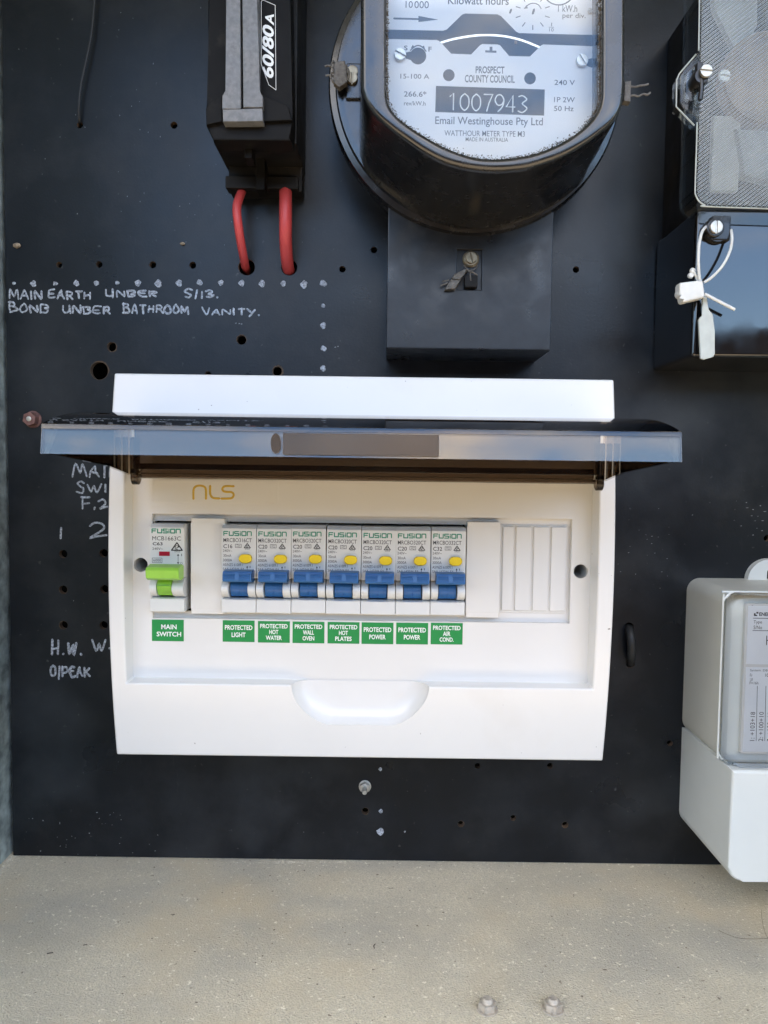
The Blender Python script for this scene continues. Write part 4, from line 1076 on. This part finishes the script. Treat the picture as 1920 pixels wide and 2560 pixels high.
# ------------------------------------------------------------------ relay box with ribbed glass
rx0 = WX(1735, 700, 60)
rl = thing('ripple_relay', 'black relay box with a ribbed clear cover at the top right', 'relay', (rx0+40, 0, WZ(1800, 930, 0)))
rzt, rzb = WZ(1800, 522, 60), WZ(1800, 893, 60)
mb = MB(); mb.box(rx0+3, rx0+130, 0, 52, rzt+1, WZ(1662, 98, 0), bev=1.2); mb.build('base', M['bake_dull'], rl)
mb = MB(); mb.box(rx0, rx0+130, 0, 60, rzb, rzt, bev=2.2, seg=4); cv = mb.build('terminal_cover', M['gloss'], rl)
x, z = W(1790, 568, 66)
mb = MB(); mb.lathe((x+2.5, 58, z), [(7.0, 0), (7.0, 4), (6.4, 5)], n=32); mb.box(x-1, x+9, 58, 63.5, z-6, z+7, bev=1); mb.lathe((x, 62, z), [(4.6, 0), (4.6, 3.2), (4, 3.6)], n=28)
mb.build('screw_boss', M['bake'], cv)
mb = MB(); slot_screw(mb, x, 65.6, z, 3.3, 90, 1.6); mb.build('screw', M['zinc'], cv)
HG = 74
gl = [(1752, -120), (1750, 0), (1748, 125), (1706, 174), (1699, 190), (1698, 258), (1707, 267), (1744, 305), (1742, 380), (1739, 470), (1741, 488), (1750, 503), (1764, 512), (1785, 516), (2150, 528), (2150, -120)]
mb = MB()
gp = [W(*p, HG) for p in gl]
core = [W(*p, HG) for p in gl if not (1690 < p[0] < 1710)]
n = len(core)
mb.prism(core, HG-1.5, HG-.1)
for i in range(n-3):
    a, c = Vector(core[i]), Vector(core[i+1]); d = (c-a).normalized(); nn = Vector((-d.y, d.x))*1.5
    if i == n-1: continue
    qd = [tuple(a), tuple(c), tuple(c+nn), tuple(a+nn)]
    mb.prism(qd, 52, HG-1.6)
ang = math.radians(38); du = Vector((math.cos(ang), math.sin(ang))); dn = Vector((-du.y, du.x))
cpoly = [Vector(p) for p in core]; xlim = rx0+75      # moulded ribs across the front of the glass
dmin = min(p.dot(dn) for p in cpoly); dmax = max(p.dot(dn) for p in cpoly); PITCH = 1.6
kk = 0
while dmin+kk*PITCH < dmax:
    d = dmin+(kk+.5)*PITCH; kk += 1; ts = []
    for a, c in zip(cpoly, cpoly[1:]+cpoly[:1]):
        da, dc = a.dot(dn)-d, c.dot(dn)-d
        if da*dc < 0: ts.append(a.lerp(c, da/(da-dc)).dot(du))
    if len(ts) < 2: continue
    t0, t1 = min(ts)+.5, max(ts)-.5
    t1 = min(t1, (xlim-d*dn.x)/du.x)
    if t1-t0 < 1: continue
    vs = []
    for t in (t0, t1):
        for o_, hh in ((-.79, -.08), (-.6, .28), (-.28, .55), (0, .62), (.28, .55), (.6, .28), (.79, -.08)):
            p = du*t+dn*(d+o_); vs.append((p.x, -(HG+hh), p.y))
    mb.add(vs, [(i, i+1, 8+i, 7+i) for i in range(6)], 1)
cov = mb.build('glass_cover', [M['pane'], M['ribbed']], rl, smooth=70)
cov['label'] = 'diagonally ribbed clear glass cover'
mb = MB(); gE = [W(*p, 70) for p in ((1752, 122), (1706, 174), (1699, 190), (1698, 258), (1707, 267), (1752, 308))]
mb.prism(gE, 60, 70, bev=1.2, seg=3); mb.prism([W(*p, 72) for p in ((1750, 150), (1716, 180), (1713, 250), (1730, 250), (1750, 270))], 70, 72, bev=.8)
mb.build('ear', M['lens'], rl)
rim = [W(*p, HG) for p in gl[:3]], [W(*p, HG) for p in gl[7:-1]], [W(*p, HG) for p in gl[2:8]]
mb = MB()
for k, rr_ in enumerate(rim):
    pts = [(p[0], HG-.6 if k < 2 else 70, p[1]) for p in (smoothline(rr_, 4) if k != 2 else rr_)]
    mb.tube(pts, .38, n=8)
mb.build('rim', M['tagc'], rl)
x, z = W(1767, 176, 79)
mb = MB(); slot_screw(mb, x, 77.5, z, 3.05, -4, 1.6); mb.build('screw', M['zinc'], rl)
mb = MB(); mb.lathe((x-1.5, 66, z-1.6), [(4.2, 0), (4.2, 9), (3.4, 11)], n=28); mb.box(x-3.6, x-.6, 72, 76, z+1, z+6, bev=.6)
mb.tube([(x-1.4, 76, z-3), (x-1.4, 76.5, z-8), (x-1.6, 76, z-13)], 1.3, n=14); mb.build('screw_post', M['bake'], rl)
x, z = W(1822, 177, 66); mb = MB(); slot_screw(mb, x, 60, z, 3.0, -6, 1.6); mb.build('screw_ghost', M['zinc'], rl)  # modelled copy standing for the first screw's ghost image in the glass
# works seen dimly through the ribs
mb = MB(); mb.prism([W(*p, 56) for p in ((1775, -90), (1895, -90), (1895, 60), (1850, 150), (1820, 90), (1785, 20))], 51, 56, bev=1); mb.build('mechanism_plate', M['mechl'], rl)
mb = MB(); mb.box(WX(1780, 330, 54), WX(1850, 330, 54), 51, 55, WZ(1800, 480, 54), WZ(1800, 290, 54), bev=1); mb.build('bracket', M['mechl'], rl)
mb = MB(); x, z = W(1925, 190, 62); mb.lathe((x, 52, z), [(24, 0), (24, 8), (23, 9), (20, 9), (20, 7), (8, 7)], n=60); mb.build('timer_wheel', M['copper'], rl)
mb = MB(); mb.prism([W(*p, 58) for p in ((1840, 320), (1990, 330), (1990, 470), (1860, 440))], 51, 58, bev=1.5); mb.build('coil', M['mech'], rl)
# nylon seal
x, z = W(1730, 727, 68)
sl = thing('security_seal', 'white nylon seal and tag looped on the relay box screw', 'seal', (x, 66, z))
mb = MB(); mb.prism([W(*p, 70) for p in ((1699, 712), (1702, 706), (1755, 699), (1759, 703), (1764, 738), (1760, 744), (1711, 756), (1706, 752), (1704, 742), (1699, 738))], 64, 70, bev=1.2, seg=3)
mb.lathe((WX(1702, 734, 67), 64, WZ(1702, 734, 67)), [(2.2, 0), (2.2, 3), (1.6, 4)], n=20)
for px, py in ((1733, 676), (1728, 688)): mb.lathe((WX(px, py, 66), 64, WZ(px, py, 66)), [(1.2, 0), (1.6, 1.2), (1.2, 2.4)], n=16)
mb.tube([(WX(px, py, 66), 66, WZ(px, py, 66)) for px, py in ((1733, 676), (1740, 690), (1745, 702))], .7, n=8)
mb.build('lock_body', M['tie'], sl)
mb = MB(); mb.tube(smoothline([(WX(px, py, h_), h_, WZ(px, py, h_)) for px, py, h_ in ((1766, 566, 64), (1755, 580, 67), (1748, 610, 69), (1746, 650, 69), (1748, 690, 68), (1752, 705, 67))], 6), .78, n=10)
mb.tube(smoothline([(WX(px, py, h_), h_, WZ(px, py, h_)) for px, py, h_ in ((1828, 575, 63), (1830, 600, 66), (1824, 630, 68), (1806, 665, 69), (1780, 693, 68), (1760, 706, 67))], 6), .72, n=10)
mb.tube([(WX(px, py, 68), 68, WZ(px, py, 68)) for px, py in ((1762, 735), (1800, 755), (1837, 774))], .85, n=10)
mb.build('strap', M['tie'], sl)
mb = MB(); mb.prism([W(*p, 65) for p in ((1756, 742), (1768, 742), (1770, 774), (1774, 780), (1783, 785), (1787, 830), (1788, 884), (1784, 892), (1760, 899), (1752, 896), (1747, 800), (1752, 792), (1757, 788))], 63.5, 65, bev=.4)
mb.build('tag', M['tagc'], sl)

# ------------------------------------------------------------------ grey ripple receiver, lower right
HA, HB = 57, 70
ex0 = WX(1830, 1950, HB); ez1 = WZ(1850, 1481, HA); ezm = WZ(1850, 1934, HB); ez0 = WZ(1870, 2205, HB)
em = thing('ripple_receiver', 'grey and white meter unit with a clear front at the lower right', 'meter', (ex0+40, 0, ez0))
def rr_open(x0, x1, z0, z1, r): return rrect(x0, x1, z0, z1, r, 8)
mb = MB(); mb.prism(rr_open(ex0, ex0+130, ezm-1, ez1, 8), 0, HA, bev=1.2, seg=3); mb.build('housing', M['meterw'], em, smooth=40)
mb = MB()
mb.prism([(ex0, ezm+1.5), (ex0, ez0+8)]+[(ex0+8-8*math.cos(t), ez0+8-8*math.sin(t)) for t in [i*math.pi/12 for i in range(1, 7)]]+[(ex0+130, ez0), (ex0+130, ezm+1.5)], 0, HB, bev=1.7, seg=4)
mb.build('terminal_cover', M['meterf'], em, smooth=40)
lx0, lz1, lz0 = WX(1869, 1600, 61), WZ(1880, 1515, 61), WZ(1880, 1880, 61)
mb = MB(); gx = WX(1817, 1600, 62)
gz0, gz1 = WZ(1850, 1918, 66), WZ(1850, 1487, 64)
mb.prism(rr_open(gx, ex0+126, gz0, gz1, 7), HA-.2, 66.5, bev=3.2, seg=4)
mb.build('clear_cover', M['lens'], em, smooth=40)
mb = MB()
mb.tube(smoothline([(p[0], HA+.3, p[1]) for p in rr_open(gx-.6, ex0+127, gz0, gz1+.6, 7)][5:24], 2), .55, n=8)
mb.box(gx+1, ex0+126, HA-.4, HA+.6, gz0+1, gz1-1)
mb.build('cover_frame', M['meterf'], em)
mb = MB(); mb.prism(rrect(lx0-1.3, ex0+122, lz0-1.2, lz1+1.2, 1.2), HA+.5, 60.2, bev=.4)
mb.build('label_holder', M['white'], em)
mb = MB(); mb.prism(rect(lx0, ex0+120, WZ(1880, 1660, 60), lz1), 60, 60.5); mb.prism(rect(lx0, ex0+120, lz0, WZ(1880, 1668, 60)), 60, 60.5)
lp_ = mb.build('label_plate', M['plate'], em, smooth=0)
mb = MB(); HL = 60.56
def T2(s_, x0_, x1_, y0_, y1_, bold=0.0):
    mb.text(s_, WX(x0_, (y0_+y1_)/2, HL), WX(x1_, (y0_+y1_)/2, HL), WZ((x0_+x1_)/2, y1_, HL), WZ((x0_+x1_)/2, y0_, HL), HL, bold=bold)
T2('ENER', 1898, 1926, 1531, 1540, .03); T2('Type', 1884, 1905, 1551, 1561); T2('S/No', 1884, 1905, 1564, 1573)
mb.prism([W(*p, HL) for p in ((1885, 1533), (1889, 1533), (1889, 1537), (1893, 1537), (1893, 1540), (1885, 1540))], 60.2, HL); mb.prism([W(*p, HL) for p in ((1891, 1530), (1896, 1530), (1896, 1534), (1891, 1534))], 60.2, HL)
for y, a in ((1545.5, 1883), (1576.5, 1882)): mb.stroke([W(a, y, HL), W(1990, y+1.4, HL)], .16, 60.5, rise=.05)
mb.stroke([W(1917, 1590, HL), W(1916.5, 1612, HL)], .26, 60.5, rise=.05); mb.stroke([W(1917, 1601, HL), W(1932, 1601, HL)], .26, 60.5, rise=.05)
T2('System. DEC', 1875, 1925, 1673, 1680); T2('Fr', 1875, 1881, 1684, 1692); T2('10', 1913, 1921, 1684, 1692); T2('Uf', 1875, 1882, 1695, 1703); T2('F=16h', 1874, 1896, 1704, 1711)
def T3(s_, xl, xr, yb, yt):
    (xa, za), (xb, zb) = W(xl, yb, HL), W(xr, yt, HL); cx_, cz_ = (xa+xb)/2, (za+zb)/2; ln = zb-za; ht = xb-xa
    mb.text(s_, cx_-ln/2, cx_+ln/2, cz_-ht/2, cz_+ht/2, HL, rot=90.6)
T3('1: +103+18', 1874, 1888.5, 1852, 1780); T3('2: +100+10', 1895.5, 1910, 1853, 1780); T3('3: +100+10', 1917, 1931, 1853, 1780)
for xt, xb in ((1893.5, 1890.5), (1915, 1912)): mb.stroke([W(xt, 1715, HL), W(xb, 1852, HL)], .14, 60.5, rise=.05)
mb.build('lettering', M['ink'], lp_, smooth=0)
cx_, cz_ = W(1921, 1452, 3)
mb = MB(); out_ = [(cx_+13.6*math.cos(t), cz_+13.6*math.sin(t)) for t in [math.pi*i/24 for i in range(25)]]+[(cx_-13.6, cz_-6), (cx_+13.6, cz_-6)]
out_ = [(cx_+13.6*math.cos(math.pi*i/24), cz_+13.6*math.sin(math.pi*i/24)) for i in range(25)]+[(cx_-13.6, cz_-6), (cx_+13.6, cz_-6)]
b = plate(out_, [[(cx_+.4+2.4*math.cos(t), cz_+5.4+2.4*math.sin(t)) for t in [math.pi*i/10 for i in range(11)]]+[(cx_-2.0, cz_-1), (cx_+2.8, cz_-1)]], 0, 5)
mb.bm(b); mb.build('hanging_lug', M['meterf'], em, smooth=40)
